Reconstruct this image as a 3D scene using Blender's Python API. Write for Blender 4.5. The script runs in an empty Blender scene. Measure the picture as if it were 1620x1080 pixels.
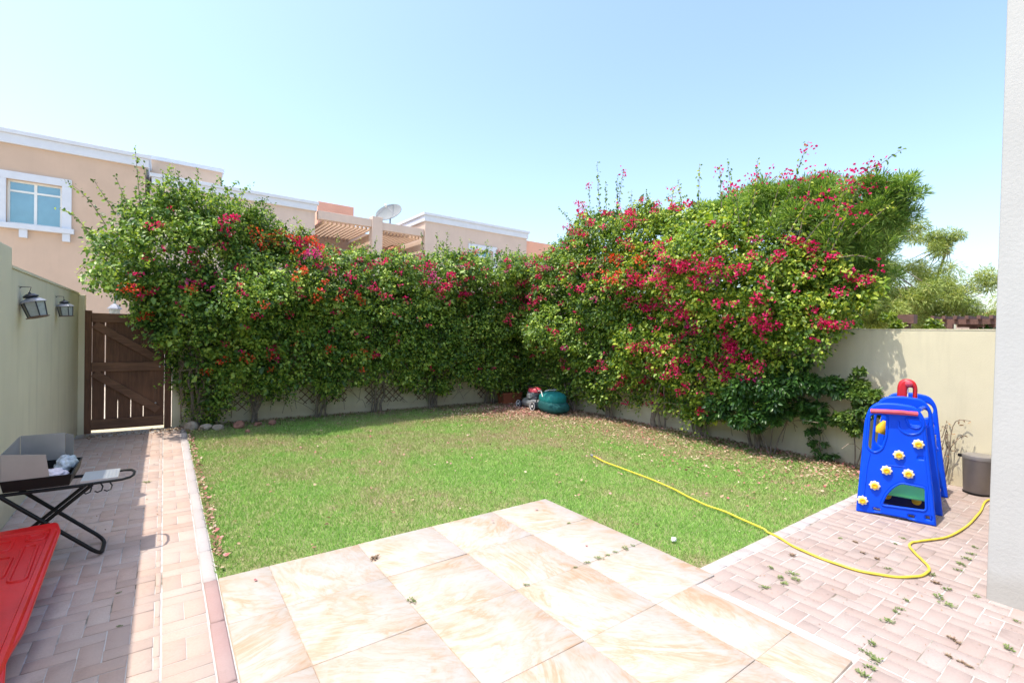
import bpy, bmesh, math, random
import numpy as np
from mathutils import Vector, Matrix
R = math.radians
C = bpy.context.scene.collection
rng = np.random.default_rng(7)
random.seed(7)

# ---------------------------------------------------------------- camera
EYE = 1.63
cam_d = bpy.data.cameras.new('camera'); cam = bpy.data.objects.new('camera', cam_d); C.objects.link(cam)
rx = Vector((0.8062638, -0.5911513, 0.0218809)); dn = Vector((0.0099535, -0.0234265, -0.9996760)); fw = Vector((0.5914724, 0.8062204, -0.0130039))
cam.matrix_world = Matrix(((rx.x, -dn.x, -fw.x, 0), (rx.y, -dn.y, -fw.y, 0), (rx.z, -dn.z, -fw.z, EYE), (0, 0, 0, 1)))
cam_d.sensor_width = 36; cam_d.lens = 16.676; cam_d.clip_start = .05; cam_d.clip_end = 2000
bpy.context.scene.camera = cam
# ---------------------------------------------------------------- sky and sun
L = Vector((0.403, -0.09, -1.0)).normalized()        # direction the light travels
elev = math.asin(-L.z); az = math.atan2(-L.x, -L.y)  # azimuth of the sun from +Y clockwise
w = bpy.data.worlds.new('World'); bpy.context.scene.world = w; w.use_nodes = True
nt = w.node_tree; bg = nt.nodes['Background']
sk = nt.nodes.new('ShaderNodeTexSky'); sk.sky_type = 'NISHITA'; sk.sun_disc = False
sk.sun_elevation = elev; sk.sun_rotation = az; sk.altitude = 0; sk.air_density = 1.2; sk.dust_density = 2.4; sk.ozone_density = 2.2
nt.links.new(sk.outputs[0], bg.inputs[0]); bg.inputs[1].default_value = 0.15
sd = bpy.data.lights.new('sun', 'SUN'); sd.energy = 2.25; sd.angle = R(0.53); sd.color = (1, .92, .80)
sun = bpy.data.objects.new('sun', sd); C.objects.link(sun); sun.rotation_euler = L.to_track_quat('-Z', 'Y').to_euler(); sun.location = (-8, 4, 20)
vs = bpy.context.scene.view_settings
vs.view_transform = 'Standard'; vs.look = 'None'; vs.gamma = 1; vs.use_curve_mapping = False; vs.exposure = 1.24

# ---------------------------------------------------------------- materials
MATS = {}
def lin(c):
    return tuple(((x / 255) / 12.92 if x / 255 <= .04045 else ((x / 255 + .055) / 1.055) ** 2.4) for x in c)
class NT:
    def __init__(s, name):
        s.m = bpy.data.materials.new(name); s.m.use_nodes = True; s.t = s.m.node_tree; s.b = s.t.nodes['Principled BSDF']; MATS[name] = s.m
    def n(s, typ, **k):
        o = s.t.nodes.new(typ)
        for a, v in k.items(): setattr(o, a, v)
        return o
    def l(s, a, b): s.t.links.new(a, b)
    def noise(s, scale, detail=4, rough=.55, vec=None, dist=0):
        o = s.n('ShaderNodeTexNoise'); o.inputs['Scale'].default_value = scale; o.inputs['Detail'].default_value = detail
        o.inputs['Roughness'].default_value = rough; o.inputs['Distortion'].default_value = dist
        if vec: s.l(vec, o.inputs['Vector'])
        return o
    def ramp(s, fac, stops):
        o = s.n('ShaderNodeValToRGB'); e = o.color_ramp.elements
        while len(e) < len(stops): e.new(.5)
        for i, (p, c) in enumerate(stops): e[i].position = p; e[i].color = (*c, 1)
        s.l(fac, o.inputs[0]); return o
    def mix(s, fac, a, b, mode='MIX'):
        o = s.n('ShaderNodeMix'); o.data_type = 'RGBA'; o.blend_type = mode
        for sock, v in ((o.inputs[0], fac), (o.inputs[6], a), (o.inputs[7], b)):
            if isinstance(v, (int, float)): sock.default_value = v
            elif isinstance(v, tuple): sock.default_value = (*v, 1)
            else: s.l(v, sock)
        return o.outputs[2]
    def bump(s, h, strength, dist=.01):
        o = s.n('ShaderNodeBump'); o.inputs['Strength'].default_value = strength; o.inputs['Distance'].default_value = dist
        s.l(h, o.inputs['Height']); s.l(o.outputs[0], s.b.inputs['Normal']); return o
    def obj(s): return s.n('ShaderNodeTexCoord').outputs['Object']
    def world(s): return s.n('ShaderNodeNewGeometry').outputs['Position']
    def isl(s): return s.n('ShaderNodeNewGeometry').outputs['Random Per Island']
def plain(name, col, rough=.5, metal=0, var=.12, scale=6, bump=0, bscale=80, spec=.5):
    k = NT(name); v = k.world(); nz = k.noise(scale, 5, vec=v)
    d = tuple(max(0, c * (1 - var)) for c in col); u = tuple(min(1, c * (1 + var)) for c in col)
    k.l(k.ramp(nz.outputs[0], [(.3, d), (.7, u)]).outputs[0], k.b.inputs['Base Color'])
    k.b.inputs['Roughness'].default_value = rough; k.b.inputs['Metallic'].default_value = metal; k.b.inputs['Specular IOR Level'].default_value = spec
    if bump: k.bump(k.noise(bscale, 4, vec=v).outputs[0], bump)
    return k.m
def stucco(name, col, stain=.25, bump=.35, bscale=110):
    k = NT(name); v = k.world()
    a = k.noise(1.3, 6, .6, v); mp = k.n('ShaderNodeMapping'); mp.inputs['Scale'].default_value = (3, 3, .35); k.l(v, mp.inputs[0])
    b = k.noise(2.2, 5, .6, mp.outputs[0])
    c = k.mix(k.ramp(a.outputs[0], [(.35, (0, 0, 0)), (.75, (1, 1, 1))]).outputs[0], tuple(x * .93 for x in col), tuple(min(1, x * 1.04) for x in col))
    dirt = k.ramp(b.outputs[0], [(.52, (0, 0, 0)), (.8, (stain,) * 3)]).outputs[0]
    c = k.mix(dirt, c, tuple(x * .66 for x in col))
    sz = k.n('ShaderNodeSeparateXYZ'); k.l(v, sz.inputs[0]); zn = k.noise(5, 5, .7, v); za = k.n('ShaderNodeMath', operation='MULTIPLY_ADD'); k.l(zn.outputs[0], za.inputs[0]); za.inputs[1].default_value = -.22; k.l(sz.outputs[2], za.inputs[2])
    sp_ = k.ramp(za.outputs[0], [(0, (.35, .35, .35)), (.12, (0, 0, 0))]).outputs[0]; c = k.mix(sp_, c, tuple(x * y for x, y in zip(col, (.62, .55, .46))))
    k.l(c, k.b.inputs['Base Color']); k.b.inputs['Roughness'].default_value = .9; k.b.inputs['Specular IOR Level'].default_value = .2
    k.bump(k.noise(bscale, 3, .6, v).outputs[0], bump, .006); return k.m
def leafmat(name, cols, trans=.3, rough=.4, tcol=None, nscale=2.6, spec=.45):
    k = NT(name); v = k.world(); r = k.isl(); nz = k.noise(nscale, 3, .6, v)
    m = k.n('ShaderNodeMath', operation='ADD'); k.l(r, m.inputs[0])
    m2 = k.n('ShaderNodeMath', operation='MULTIPLY_ADD'); k.l(nz.outputs[0], m2.inputs[0]); m2.inputs[1].default_value = 1.6; m2.inputs[2].default_value = -.8
    k.l(m2.outputs[0], m.inputs[1])
    st = [(i / (len(cols) - 1), c) for i, c in enumerate(cols)]
    rc = k.ramp(m.outputs[0], st).outputs[0]
    k.l(rc, k.b.inputs['Base Color']); k.b.inputs['Roughness'].default_value = rough; k.b.inputs['Specular IOR Level'].default_value = spec
    tr = k.n('ShaderNodeBsdfTranslucent'); tc = k.mix(1.0, rc, tcol or (1.6, 1.5, .6), 'MULTIPLY'); k.l(tc, tr.inputs[0])
    ms = k.n('ShaderNodeMixShader'); ms.inputs[0].default_value = trans
    k.l(k.b.outputs[0], ms.inputs[1]); k.l(tr.outputs[0], ms.inputs[2]); k.l(ms.outputs[0], k.t.nodes['Material Output'].inputs[0]); return k.m

M_cream = stucco('cream_stucco', (.70, .645, .47), .42)
M_creamR = M_cream
M_villa = stucco('white_stucco', (.47, .475, .46), .12, .35, 45)
M_peach = stucco('peach_stucco', (.60, .45, .34), .15, .2)
M_peach2 = stucco('pale_peach_stucco', (.62, .50, .42), .15, .2)
M_orange = stucco('orange_stucco', (.78, .42, .30), .1, .2)
M_trim = plain('white_trim', (.62, .66, .71), .7, var=.04)
M_upvc = plain('window_frame_white', (.78, .80, .78), .4, var=.03)
M_glass = plain('window_glass', (.22, .36, .42), .06, .55, .05)
def brickmat(name, a, b, c):
    k = NT(name); v = k.world(); r = k.isl()
    rc = k.ramp(r, [(0, a), (.45, b), (.8, c), (1, tuple(x * .86 for x in b))]).outputs[0]
    s = k.noise(90, 4, .7, v); big = k.noise(1.1, 4, .6, v)
    rc = k.mix(k.ramp(s.outputs[0], [(.3, (.0,) * 3), (.75, (.45,) * 3)]).outputs[0], rc, tuple(x * .72 for x in b))
    rc = k.mix(k.ramp(big.outputs[0], [(.45, (.0,) * 3), (.75, (.4,) * 3)]).outputs[0], rc, (.44, .41, .39))
    st_ = k.noise(3.3, 7, .72, v, .6); rc = k.mix(k.ramp(st_.outputs[0], [(.55, (0,) * 3), (.72, (.42,) * 3)]).outputs[0], rc, tuple(x * .55 for x in b))
    k.l(rc, k.b.inputs['Base Color']); k.b.inputs['Roughness'].default_value = .9; k.b.inputs['Specular IOR Level'].default_value = .2
    k.bump(s.outputs[0], .4, .004); return k.m
M_brick = brickmat('path_brick', (.47, .345, .28), (.52, .385, .32), (.54, .43, .365))
M_brick2 = brickmat('terrace_brick', (.36, .28, .25), (.39, .305, .275), (.41, .34, .315))
M_kerb = brickmat('kerb_stone', (.42, .39, .37), (.48, .43, .41), (.45, .42, .42))
M_kerbred = brickmat('red_kerb_stone', (.37, .24, .22), (.40, .27, .25), (.38, .25, .24))
k = NT('jointing_sand'); v = k.world(); n1 = k.noise(2.2, 4, .6, v); n2 = k.noise(60, 3, .6, v)
c = k.ramp(n1.outputs[0], [(.36, (.20, .17, .13)), (.47, (.50, .475, .45)), (.75, (.55, .53, .50))]).outputs[0]
k.l(c, k.b.inputs['Base Color']); k.b.inputs['Roughness'].default_value = 1; k.bump(n2.outputs[0], .5)
M_sand = k.m
# sandstone slabs
k = NT('sandstone_slab'); v = k.world(); r = k.isl()
cmb = k.n('ShaderNodeVectorMath', operation='SCALE'); cm = k.n('ShaderNodeCombineXYZ'); k.l(r, cm.inputs[0]); k.l(r, cm.inputs[1]); cm.inputs[2].default_value = .3
k.l(cm.outputs[0], cmb.inputs[0]); cmb.inputs['Scale'].default_value = 71
ad = k.n('ShaderNodeVectorMath', operation='ADD'); k.l(v, ad.inputs[0]); k.l(cmb.outputs[0], ad.inputs[1])
rot = k.n('ShaderNodeVectorRotate'); rot.rotation_type = 'Z_AXIS'; k.l(ad.outputs[0], rot.inputs['Vector'])
mm = k.n('ShaderNodeMath', operation='MULTIPLY'); k.l(r, mm.inputs[0]); mm.inputs[1].default_value = 37; k.l(mm.outputs[0], rot.inputs['Angle'])
mp = k.n('ShaderNodeMapping'); mp.inputs['Scale'].default_value = (1, 2.8, 1); k.l(rot.outputs[0], mp.inputs[0])
nA = k.noise(1.25, 7, .62, mp.outputs[0], 2.6); nB = k.noise(2.1, 4, .55, rot.outputs[0], 1.6); nC = k.noise(7, 6, .7, mp.outputs[0], 2.2)
base = k.ramp(nA.outputs[0], [(.26, (.45, .43, .405)), (.38, (.46, .40, .34)), (.47, (.45, .36, .275)), (.52, (.43, .285, .19)), (.56, (.45, .375, .295)), (.66, (.45, .42, .395)), (.80, (.45, .375, .315))]).outputs[0]
pale = k.ramp(nB.outputs[0], [(.38, (0,) * 3), (.62, (.88,) * 3)]).outputs[0]
c = k.mix(pale, base, (.45, .425, .40))
c = k.mix(k.ramp(nC.outputs[0], [(.48, (0,) * 3), (.66, (.45,) * 3)]).outputs[0], c, (.40, .27, .17))
sd_ = k.noise(2.7, 8, .75, v, .5); c = k.mix(k.ramp(sd_.outputs[0], [(.54, (0,) * 3), (.75, (.38,) * 3)]).outputs[0], c, (.30, .25, .20))
k.l(c, k.b.inputs['Base Color']); k.b.inputs['Roughness'].default_value = .62; k.b.inputs['Specular IOR Level'].default_value = .3; k.bump(nC.outputs[0], .15, .004)
M_slab = k.m
M_joint = plain('brown_joint_mortar', (.44, .35, .28), 1, var=.2, scale=20)
# soil / lawn base
def lawnmix(k, v):
    a = k.noise(.75, 5, .62, v, .3); b = k.noise(4.5, 4, .6, v)
    m = k.n('ShaderNodeMath', operation='MULTIPLY_ADD'); k.l(b.outputs[0], m.inputs[0]); m.inputs[1].default_value = .45; k.l(a.outputs[0], m.inputs[2])
    # dry towards the shrub border (x large, y large)
    sp = k.n('ShaderNodeSeparateXYZ'); k.l(v, sp.inputs[0])
    d = k.n('ShaderNodeMapRange'); d.inputs[1].default_value = 3.6; d.inputs[2].default_value = 7.0; d.inputs[3].default_value = 0; d.inputs[4].default_value = .13; k.l(sp.outputs[0], d.inputs[0])
    e = k.n('ShaderNodeMapRange'); e.inputs[1].default_value = 3.6; e.inputs[2].default_value = 6.5; e.inputs[3].default_value = -.09; e.inputs[4].default_value = .045; k.l(sp.outputs[1], e.inputs[0])
    s1 = k.n('ShaderNodeMath', operation='ADD'); k.l(m.outputs[0], s1.inputs[0]); k.l(d.outputs[0], s1.inputs[1])
    s2 = k.n('ShaderNodeMath', operation='ADD'); k.l(s1.outputs[0], s2.inputs[0]); k.l(e.outputs[0], s2.inputs[1])
    return s2.outputs[0]
k = NT('lawn_soil'); v = k.world(); f = lawnmix(k, v); n3 = k.noise(35, 5, .7, v)
c = k.ramp(f, [(.50, (.17, .29, .07)), (.72, (.28, .32, .12)), (.86, (.36, .28, .18)), (1, (.42, .31, .23))]).outputs[0]
c = k.mix(k.ramp(n3.outputs[0], [(.3, (0,) * 3), (.8, (.6,) * 3)]).outputs[0], c, (.16, .12, .07))
k.l(c, k.b.inputs['Base Color']); k.b.inputs['Roughness'].default_value = 1; k.bump(n3.outputs[0], 1, .02)
M_soil = k.m
k = NT('grass_blades'); v = k.world(); f = lawnmix(k, v); r = k.isl()
green = k.ramp(r, [(0, (.17, .36, .06)), (.5, (.29, .53, .11)), (1, (.44, .64, .18))]).outputs[0]
dry = k.ramp(r, [(0, (.30, .30, .11)), (.5, (.42, .38, .18)), (1, (.55, .48, .30))]).outputs[0]
c = k.mix(k.ramp(f, [(.64, (0,) * 3), (1.0, (1,) * 3)]).outputs[0], green, dry)
k.l(c, k.b.inputs['Base Color']); k.b.inputs['Roughness'].default_value = .6; k.b.inputs['Specular IOR Level'].default_value = .2
tr = k.n('ShaderNodeBsdfTranslucent'); k.l(c, tr.inputs[0]); ms = k.n('ShaderNodeMixShader'); ms.inputs[0].default_value = .35
k.l(k.b.outputs[0], ms.inputs[1]); k.l(tr.outputs[0], ms.inputs[2]); k.l(ms.outputs[0], k.t.nodes['Material Output'].inputs[0])
M_grass = k.m
M_ground = plain('pale_ground', (.50, .43, .34), 1, var=.15, scale=.8, bump=.4)
M_bark = plain('grey_bark', (.20, .165, .13), .9, var=.4, scale=14, bump=.6, bscale=60)
M_twig = plain('dry_twig', (.24, .19, .14), .9, var=.35, scale=12)
def woodmat(name, col, vertical=True):
    k = NT(name); v = k.world(); mp = k.n('ShaderNodeMapping'); mp.inputs['Scale'].default_value = (22, 22, 1.4) if vertical else (1.6, 22, 22); k.l(v, mp.inputs[0])
    nz = k.noise(2.2, 6, .65, mp.outputs[0], .4); b = k.noise(2, 3, .5, v)
    c = k.ramp(nz.outputs[0], [(.3, tuple(x * .55 for x in col)), (.6, col), (.8, tuple(x * 1.7 for x in col))]).outputs[0]
    c = k.mix(k.ramp(b.outputs[0], [(.45, (0,) * 3), (.8, (.5,) * 3)]).outputs[0], c, tuple(x * 1.9 for x in col))
    k.l(c, k.b.inputs['Base Color']); k.b.inputs['Roughness'].default_value = .75; k.bump(nz.outputs[0], .5, .004); return k.m
M_gate = woodmat('dark_stained_wood', (.15, .070, .038)); M_gateH = woodmat('dark_stained_rail_wood', (.18, .09, .052), False)
M_trellis = plain('brown_trellis_wood', (.16, .09, .055), .8, var=.3, scale=10)
M_pergola = plain('dark_red_pergola_wood', (.16, .085, .07), .8, var=.3)
M_tile = plain('terracotta_tile', (.52, .25, .15), .85, var=.2, scale=12)
M_pot = plain('terracotta_pot', (.30, .085, .038), .8, var=.15, scale=12, bump=.2)
M_black = plain('black_tube', (.010, .010, .010), .5, 0, .2, spec=.3)
M_blackpan = plain('black_enamel', (.008, .008, .008), .55, 0, .2, spec=.3)
M_steel = plain('brushed_steel', (.42, .41, .40), .35, .45, .08)
M_alu = plain('aluminium_sheet', (.62, .65, .68), .35, .7, .06)
M_grey = plain('grey_painted_metal', (.30, .31, .34), .45, .4, .12)
M_greydark = plain('dark_grey_metal', (.035, .04, .055), .4, .4, .2)
M_rust = plain('brown_rusted_metal', (.16, .10, .07), .7, .2, .3)
M_frost = plain('seeded_lantern_glass', (.32, .35, .33), .12, 0, .15, 30)
M_bag = plain('clear_plastic_bag', (.50, .55, .58), .22, 0, .3, 30, .8, 45)
M_paper = plain('white_paper_pack', (.80, .70, .72), .6, 0, .15, 30)
M_red = plain('red_plastic', (.66, .012, .012), .35, 0, .12, 5, .12, 30)
M_redpale = plain('sun_faded_red_plastic', (.68, .09, .13), .4, 0, .15, 9)
M_redtop = plain('glossy_red_plastic', (.60, .02, .03), .3, 0, .08)
M_blue = plain('blue_plastic', (.002, .075, .80), .42, 0, .07, 4, .06, 30, .22)
M_green = plain('green_plastic', (.12, .62, .20), .4, 0, .08)
M_yellow = plain('yellow_plastic', (.85, .50, .02), .4, 0, .08)
M_petal = plain('cream_plastic', (.80, .71, .48), .45, 0, .04)
M_navy = plain('dark_blue_plastic', (.008, .012, .09), .4, 0, .08)
M_white = plain('white_plastic', (.72, .72, .70), .45, 0, .06)
M_hose = plain('yellow_hose', (.66, .54, .05), .4, 0, .06)
M_bin = plain('grey_bin_metal', (.22, .205, .20), .42, .3, .06)
M_binlid = plain('grey_bin_lid', (.27, .255, .25), .35, .3, .05)
M_teal = plain('teal_bag_fabric', (.005, .20, .20), .75, 0, .15, 20, .3, 90)
M_teald = plain('dark_teal_bag_mesh', (.005, .085, .088), .85, 0, .2, 20, .4, 120)
M_dish = plain('pale_grey_dish', (.21, .225, .23), .8, 0, .05)
M_rock = plain('sandstone_rock', (.42, .36, .29), .95, 0, .25, 14, .8, 40)
M_rockred = plain('reddish_rock', (.34, .17, .12), .95, 0, .25, 14, .8, 40)
M_weed = leafmat('weed_green', [(.11, .17, .05), (.18, .26, .08), (.28, .32, .13)], .2)
M_weeddry = leafmat('weed_brown', [(.20, .14, .09), (.30, .20, .14), (.34, .27, .17)], .1)
M_leafA = leafmat('bougainvillea_leaf', [(.035, .085, .016), (.085, .175, .028), (.20, .33, .05), (.42, .54, .10)], .30)
M_leafB = leafmat('yellow_green_bougainvillea_leaf', [(.045, .105, .018), (.12, .23, .03), (.27, .40, .05), (.52, .60, .09)], .34)
M_leafC = leafmat('citrus_leaf', [(.025, .080, .018), (.055, .14, .028), (.11, .23, .045)], .22, .35, spec=.5)
M_leafO = leafmat('oleander_leaf', [(.09, .19, .04), (.16, .30, .06), (.27, .43, .10), (.42, .55, .17)], .28, .4)
M_leafF = leafmat('feathery_leaf', [(.15, .22, .06), (.25, .34, .09), (.37, .46, .14), (.52, .54, .20)], .3, .6)
M_leafM = leafmat('young_citrus_leaf', [(.04, .095, .02), (.09, .17, .03), (.18, .27, .05)], .25)
M_leafdry = leafmat('dried_leaf', [(.20, .10, .05), (.34, .20, .10), (.45, .30, .18)], .15, .8, (1, 1, 1))
k = leafmat; PINK = (1.2, .7, .8)
M_mag = k('crimson_magenta_bract', [(.38, .004, .055), (.66, .010, .13), (.85, .03, .22)], .42, .6, PINK)
M_pink = k('magenta_pink_bract', [(.50, .02, .20), (.66, .05, .28), (.80, .12, .40)], .42, .6, PINK)
M_ored = k('orange_red_bract', [(.60, .035, .015), (.75, .09, .03), (.85, .18, .05)], .42, .6, PINK)
M_litter = leafmat('leaf_litter', [(.14, .075, .045), (.30, .17, .10), (.46, .33, .21), (.62, .50, .36)], .1, .85, (1, 1, 1))
M_petalfall = leafmat('fallen_petal', [(.42, .10, .11), (.58, .22, .22), (.68, .38, .36)], .2, .7, (1, 1, 1))

# ---------------------------------------------------------------- object helpers
def tag(o, label=None, cat=None, group=None, kind=None):
    if label: o['label'] = label
    if cat: o['category'] = cat
    if group: o['group'] = group
    if kind: o['kind'] = kind
    return o
def empty(name, loc, label, cat, group=None, rz=0):
    o = bpy.data.objects.new(name, None); C.objects.link(o); o.location = loc; o.rotation_euler = (0, 0, rz); o.empty_display_size = .1
    return tag(o, label, cat, group)
def link(name, me, mat, parent=None, smooth=False):
    me.materials.append(mat)
    if smooth: me.polygons.foreach_set('use_smooth', [True] * len(me.polygons))
    o = bpy.data.objects.new(name, me); C.objects.link(o)
    if parent: o.parent = parent
    return o
def np_mesh(name, V, F, mat, parent=None, smooth=False):
    """V (n,3), F (m,k) with fixed k"""
    V = np.asarray(V, np.float32)
    if parent is not None: V = V - np.array(parent.location, np.float32)
    F = np.asarray(F, np.int32); k = F.shape[1]
    me = bpy.data.meshes.new(name); me.vertices.add(len(V)); me.vertices.foreach_set('co', V.ravel())
    me.loops.add(F.size); me.loops.foreach_set('vertex_index', F.ravel())
    me.polygons.add(len(F)); me.polygons.foreach_set('loop_start', np.arange(0, F.size, k, dtype=np.int32)); me.polygons.foreach_set('loop_total', np.full(len(F), k, np.int32))
    me.update(calc_edges=True); me.validate()
    return link(name, me, mat, parent, smooth)
class MB:
    def __init__(s): s.v = []; s.f = []
    def add(s, vs, fs):
        o = len(s.v); s.v += [tuple(x) for x in vs]; s.f += [tuple(i + o for i in f) for f in fs]; return s
    def box(s, c, d, rot=None, taper=1):
        x, y, z = (a / 2 for a in d); p = [Vector((sx * x * (taper if sz > 0 else 1), sy * y * (taper if sz > 0 else 1), sz * z)) for sz in (-1, 1) for sy in (-1, 1) for sx in (-1, 1)]
        if rot is not None: p = [rot @ q for q in p]
        return s.add([q + Vector(c) for q in p], [(0, 2, 3, 1), (4, 5, 7, 6), (0, 1, 5, 4), (2, 6, 7, 3), (0, 4, 6, 2), (1, 3, 7, 5)])
    def span(s, a, b): return s.box(tuple((p + q) / 2 for p, q in zip(a, b)), tuple(abs(q - p) for p, q in zip(a, b)))
    def tube(s, pts, r, n=8, cap=True, closed=False):
        P = [Vector(p) for p in pts]; m = len(P); rs = r if isinstance(r, (list, tuple)) else [r] * m
        up = Vector((0, 0, 1)); o = len(s.v); prev = None
        for i in range(m):
            if closed: t = P[(i + 1) % m] - P[i - 1]
            else: t = P[min(i + 1, m - 1)] - P[max(i - 1, 0)]
            t.normalize()
            if prev is None: a = t.cross(up if abs(t.z) < .9 else Vector((1, 0, 0))).normalized()
            else:
                a = prev - t * prev.dot(t); a = a.normalized() if a.length > 1e-4 else t.orthogonal().normalized()
            prev = a; b = t.cross(a)
            for j in range(n):
                q = 2 * math.pi * j / n; s.v.append(tuple(P[i] + (a * math.cos(q) + b * math.sin(q)) * rs[i]))
        for i in range(m if closed else m - 1):
            i2 = (i + 1) % m
            for j in range(n):
                j2 = (j + 1) % n; s.f.append((o + i * n + j, o + i * n + j2, o + i2 * n + j2, o + i2 * n + j))
        if cap and not closed: s.f.append(tuple(o + j for j in reversed(range(n)))); s.f.append(tuple(o + (m - 1) * n + j for j in range(n)))
        return s
    def lathe(s, prof, c=(0, 0, 0), n=24, rot=None, sc=(1, 1)):
        o = len(s.v); m = len(prof)
        for r, z in prof:
            for j in range(n):
                q = 2 * math.pi * j / n; p = Vector((r * math.cos(q) * sc[0], r * math.sin(q) * sc[1], z))
                if rot is not None: p = rot @ p
                s.v.append(tuple(p + Vector(c)))
        for i in range(m - 1):
            for j in range(n):
                j2 = (j + 1) % n; s.f.append((o + i * n + j, o + i * n + j2, o + (i + 1) * n + j2, o + (i + 1) * n + j))
        s.f.append(tuple(o + j for j in reversed(range(n)))); s.f.append(tuple(o + (m - 1) * n + j for j in range(n))); return s
    def build(s, name, mat, parent=None, smooth=False, bevel=0, seg=2, abs_=False):
        vs = s.v
        if parent is not None and abs_: L0 = Vector(parent.location); vs = [Vector(v) - L0 for v in vs]
        me = bpy.data.meshes.new(name); me.from_pydata([tuple(v) for v in vs], [], s.f); me.update()
        o = link(name, me, mat, parent)
        if smooth:
            me.polygons.foreach_set('use_smooth', [True] * len(me.polygons))
            try: me.set_sharp_from_angle(angle=R(40))
            except Exception: pass
        if bevel:
            b = o.modifiers.new('bevel', 'BEVEL'); b.width = bevel; b.segments = seg; b.limit_method = 'ANGLE'; b.angle_limit = R(35)
            b.harden_normals = False
        return o
def plate(name, outline, holes, thick, bev, mat, parent, matrix):
    """moulded sheet with real openings: filled 2D curve, extruded and rounded"""
    cu = bpy.data.curves.new(name, 'CURVE'); cu.dimensions = '2D'; cu.fill_mode = 'BOTH'
    for loop in [outline] + holes:
        sp = cu.splines.new('POLY'); sp.points.add(len(loop) - 1)
        for i, p in enumerate(loop): sp.points[i].co = (p[0], p[1], 0, 1)
        sp.use_cyclic_u = True
    cu.extrude = thick / 2 - bev; cu.bevel_depth = bev; cu.bevel_resolution = 2; cu.offset = -bev
    tmp = bpy.data.objects.new('tmp', cu); C.objects.link(tmp); dg = bpy.context.evaluated_depsgraph_get()
    me = bpy.data.meshes.new_from_object(tmp.evaluated_get(dg)); bpy.data.objects.remove(tmp); me.name = name
    me.materials.clear(); me.transform(matrix)
    o = link(name, me, mat, parent); me.polygons.foreach_set('use_smooth', [True] * len(me.polygons))
    try: me.set_sharp_from_angle(angle=R(35))
    except Exception: pass
    return o
def rpoly(pts, r=.03, n=5):
    """round the corners of a polygon"""
    out = []; m = len(pts)
    for i in range(m):
        a, b, c_ = Vector(pts[i - 1]), Vector(pts[i]), Vector(pts[(i + 1) % m])
        ra = r[i] if isinstance(r, (list, tuple)) else r
        u = (a - b); v = (c_ - b); k_ = min(ra, u.length * .48, v.length * .48); u.normalize(); v.normalize()
        p0 = b + u * k_; p1 = b + v * k_
        for j in range(n + 1):
            t = j / n; out.append(tuple(p0 * (1 - t) ** 2 + b * 2 * t * (1 - t) + p1 * t * t))
    return out
def unit(a): return a / np.maximum(np.linalg.norm(a, axis=-1, keepdims=True), 1e-6)
def leaves(P, D, N, Ln, Wd, fold=.18, curl=.0):
    """P positions, D tip directions, N normals; returns verts and quads (two quads per leaf)"""
    n = len(P); D = unit(D); S = unit(np.cross(N, D)); N = np.cross(D, S)
    Ln = np.broadcast_to(Ln, n)[:, None]; Wd = np.broadcast_to(Wd, n)[:, None]
    def pt(a, b, h): return P + D * Ln * a + S * Wd * b + N * Wd * h - N * Ln * curl * a * a
    V = np.stack([pt(0, 0, 0), pt(.32, .5, fold), pt(.72, .34, fold * .7), pt(1, 0, 0), pt(.72, -.34, fold * .7), pt(.32, -.5, fold)], 1).reshape(-1, 3)
    o = (np.arange(n) * 6)[:, None]
    F = np.concatenate([o + np.array([0, 1, 2, 3]), o + np.array([0, 3, 4, 5])], 1).reshape(-1, 4)
    return V, F
def cat(parts):
    Vs, Fs, o = [], [], 0
    for V, F in parts: Vs.append(V); Fs.append(F + o); o += len(V)
    return np.concatenate(Vs), np.concatenate(Fs)

# ================================================================= SETTING
def sheet(name, x0, y0, x1, y1, z, mat, n=1):
    me = bpy.data.meshes.new(name)
    me.from_pydata([(x0, y0, z), (x1, y0, z), (x1, y1, z), (x0, y1, z)], [], [(0, 1, 2, 3)]); o = link(name, me, mat); tag(o, kind='structure'); return o
sheet('ground', -400, -400, 400, 900, -.045, M_ground)
WX, RX, BY = -1.03, 7.42, 9.55         # inner faces of the left, right and back walls
sheet('lawn_bed', .30, 1.9, RX + .02, BY + .02, -.006, M_soil)
sheet('path_joints', WX - .02, -1.2, .30, BY + .25, -.003, M_sand)
sheet('terrace_joints', .30, -1.2, RX + .02, 1.9, -.0025, M_sand)
def pavers(name, rects, mat, z=0, h=.03, gap=.0022, inset=.002, jit=.0009):
    n = len(rects); r = np.array(rects, float); g = gap
    x0, y0, x1, y1 = r[:, 0] + g, r[:, 1] + g, r[:, 2] - g, r[:, 3] - g
    sx = rng.normal(0, .0012, (n, 4)); zt = z + rng.normal(0, jit, n)[:, None] + rng.normal(0, jit * .5, (n, 4))
    xs = np.stack([x0, x1, x1, x0], 1) + sx; ys = np.stack([y0, y0, y1, y1], 1) + rng.normal(0, .0012, (n, 4))
    ix = np.array([1, -1, -1, 1]) * inset; iy = np.array([1, 1, -1, -1]) * inset
    B = np.stack([xs, ys, np.full_like(xs, z - h)], 2); Mi = np.stack([xs, ys, zt - inset], 2); T = np.stack([xs + ix, ys + iy, zt], 2)
    V = np.concatenate([B, Mi, T], 1).reshape(-1, 3); o = (np.arange(n) * 12)[:, None]
    q = [[8, 9, 10, 11]] + [[a, (a + 1) % 4, 4 + (a + 1) % 4, 4 + a] for a in range(4)] + [[4 + a, 4 + (a + 1) % 4, 8 + (a + 1) % 4, 8 + a] for a in range(4)]
    F = np.concatenate([o + np.array(a) for a in q], 1).reshape(-1, 4)
    return tag(np_mesh(name, V, F, mat), kind='structure')
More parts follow.
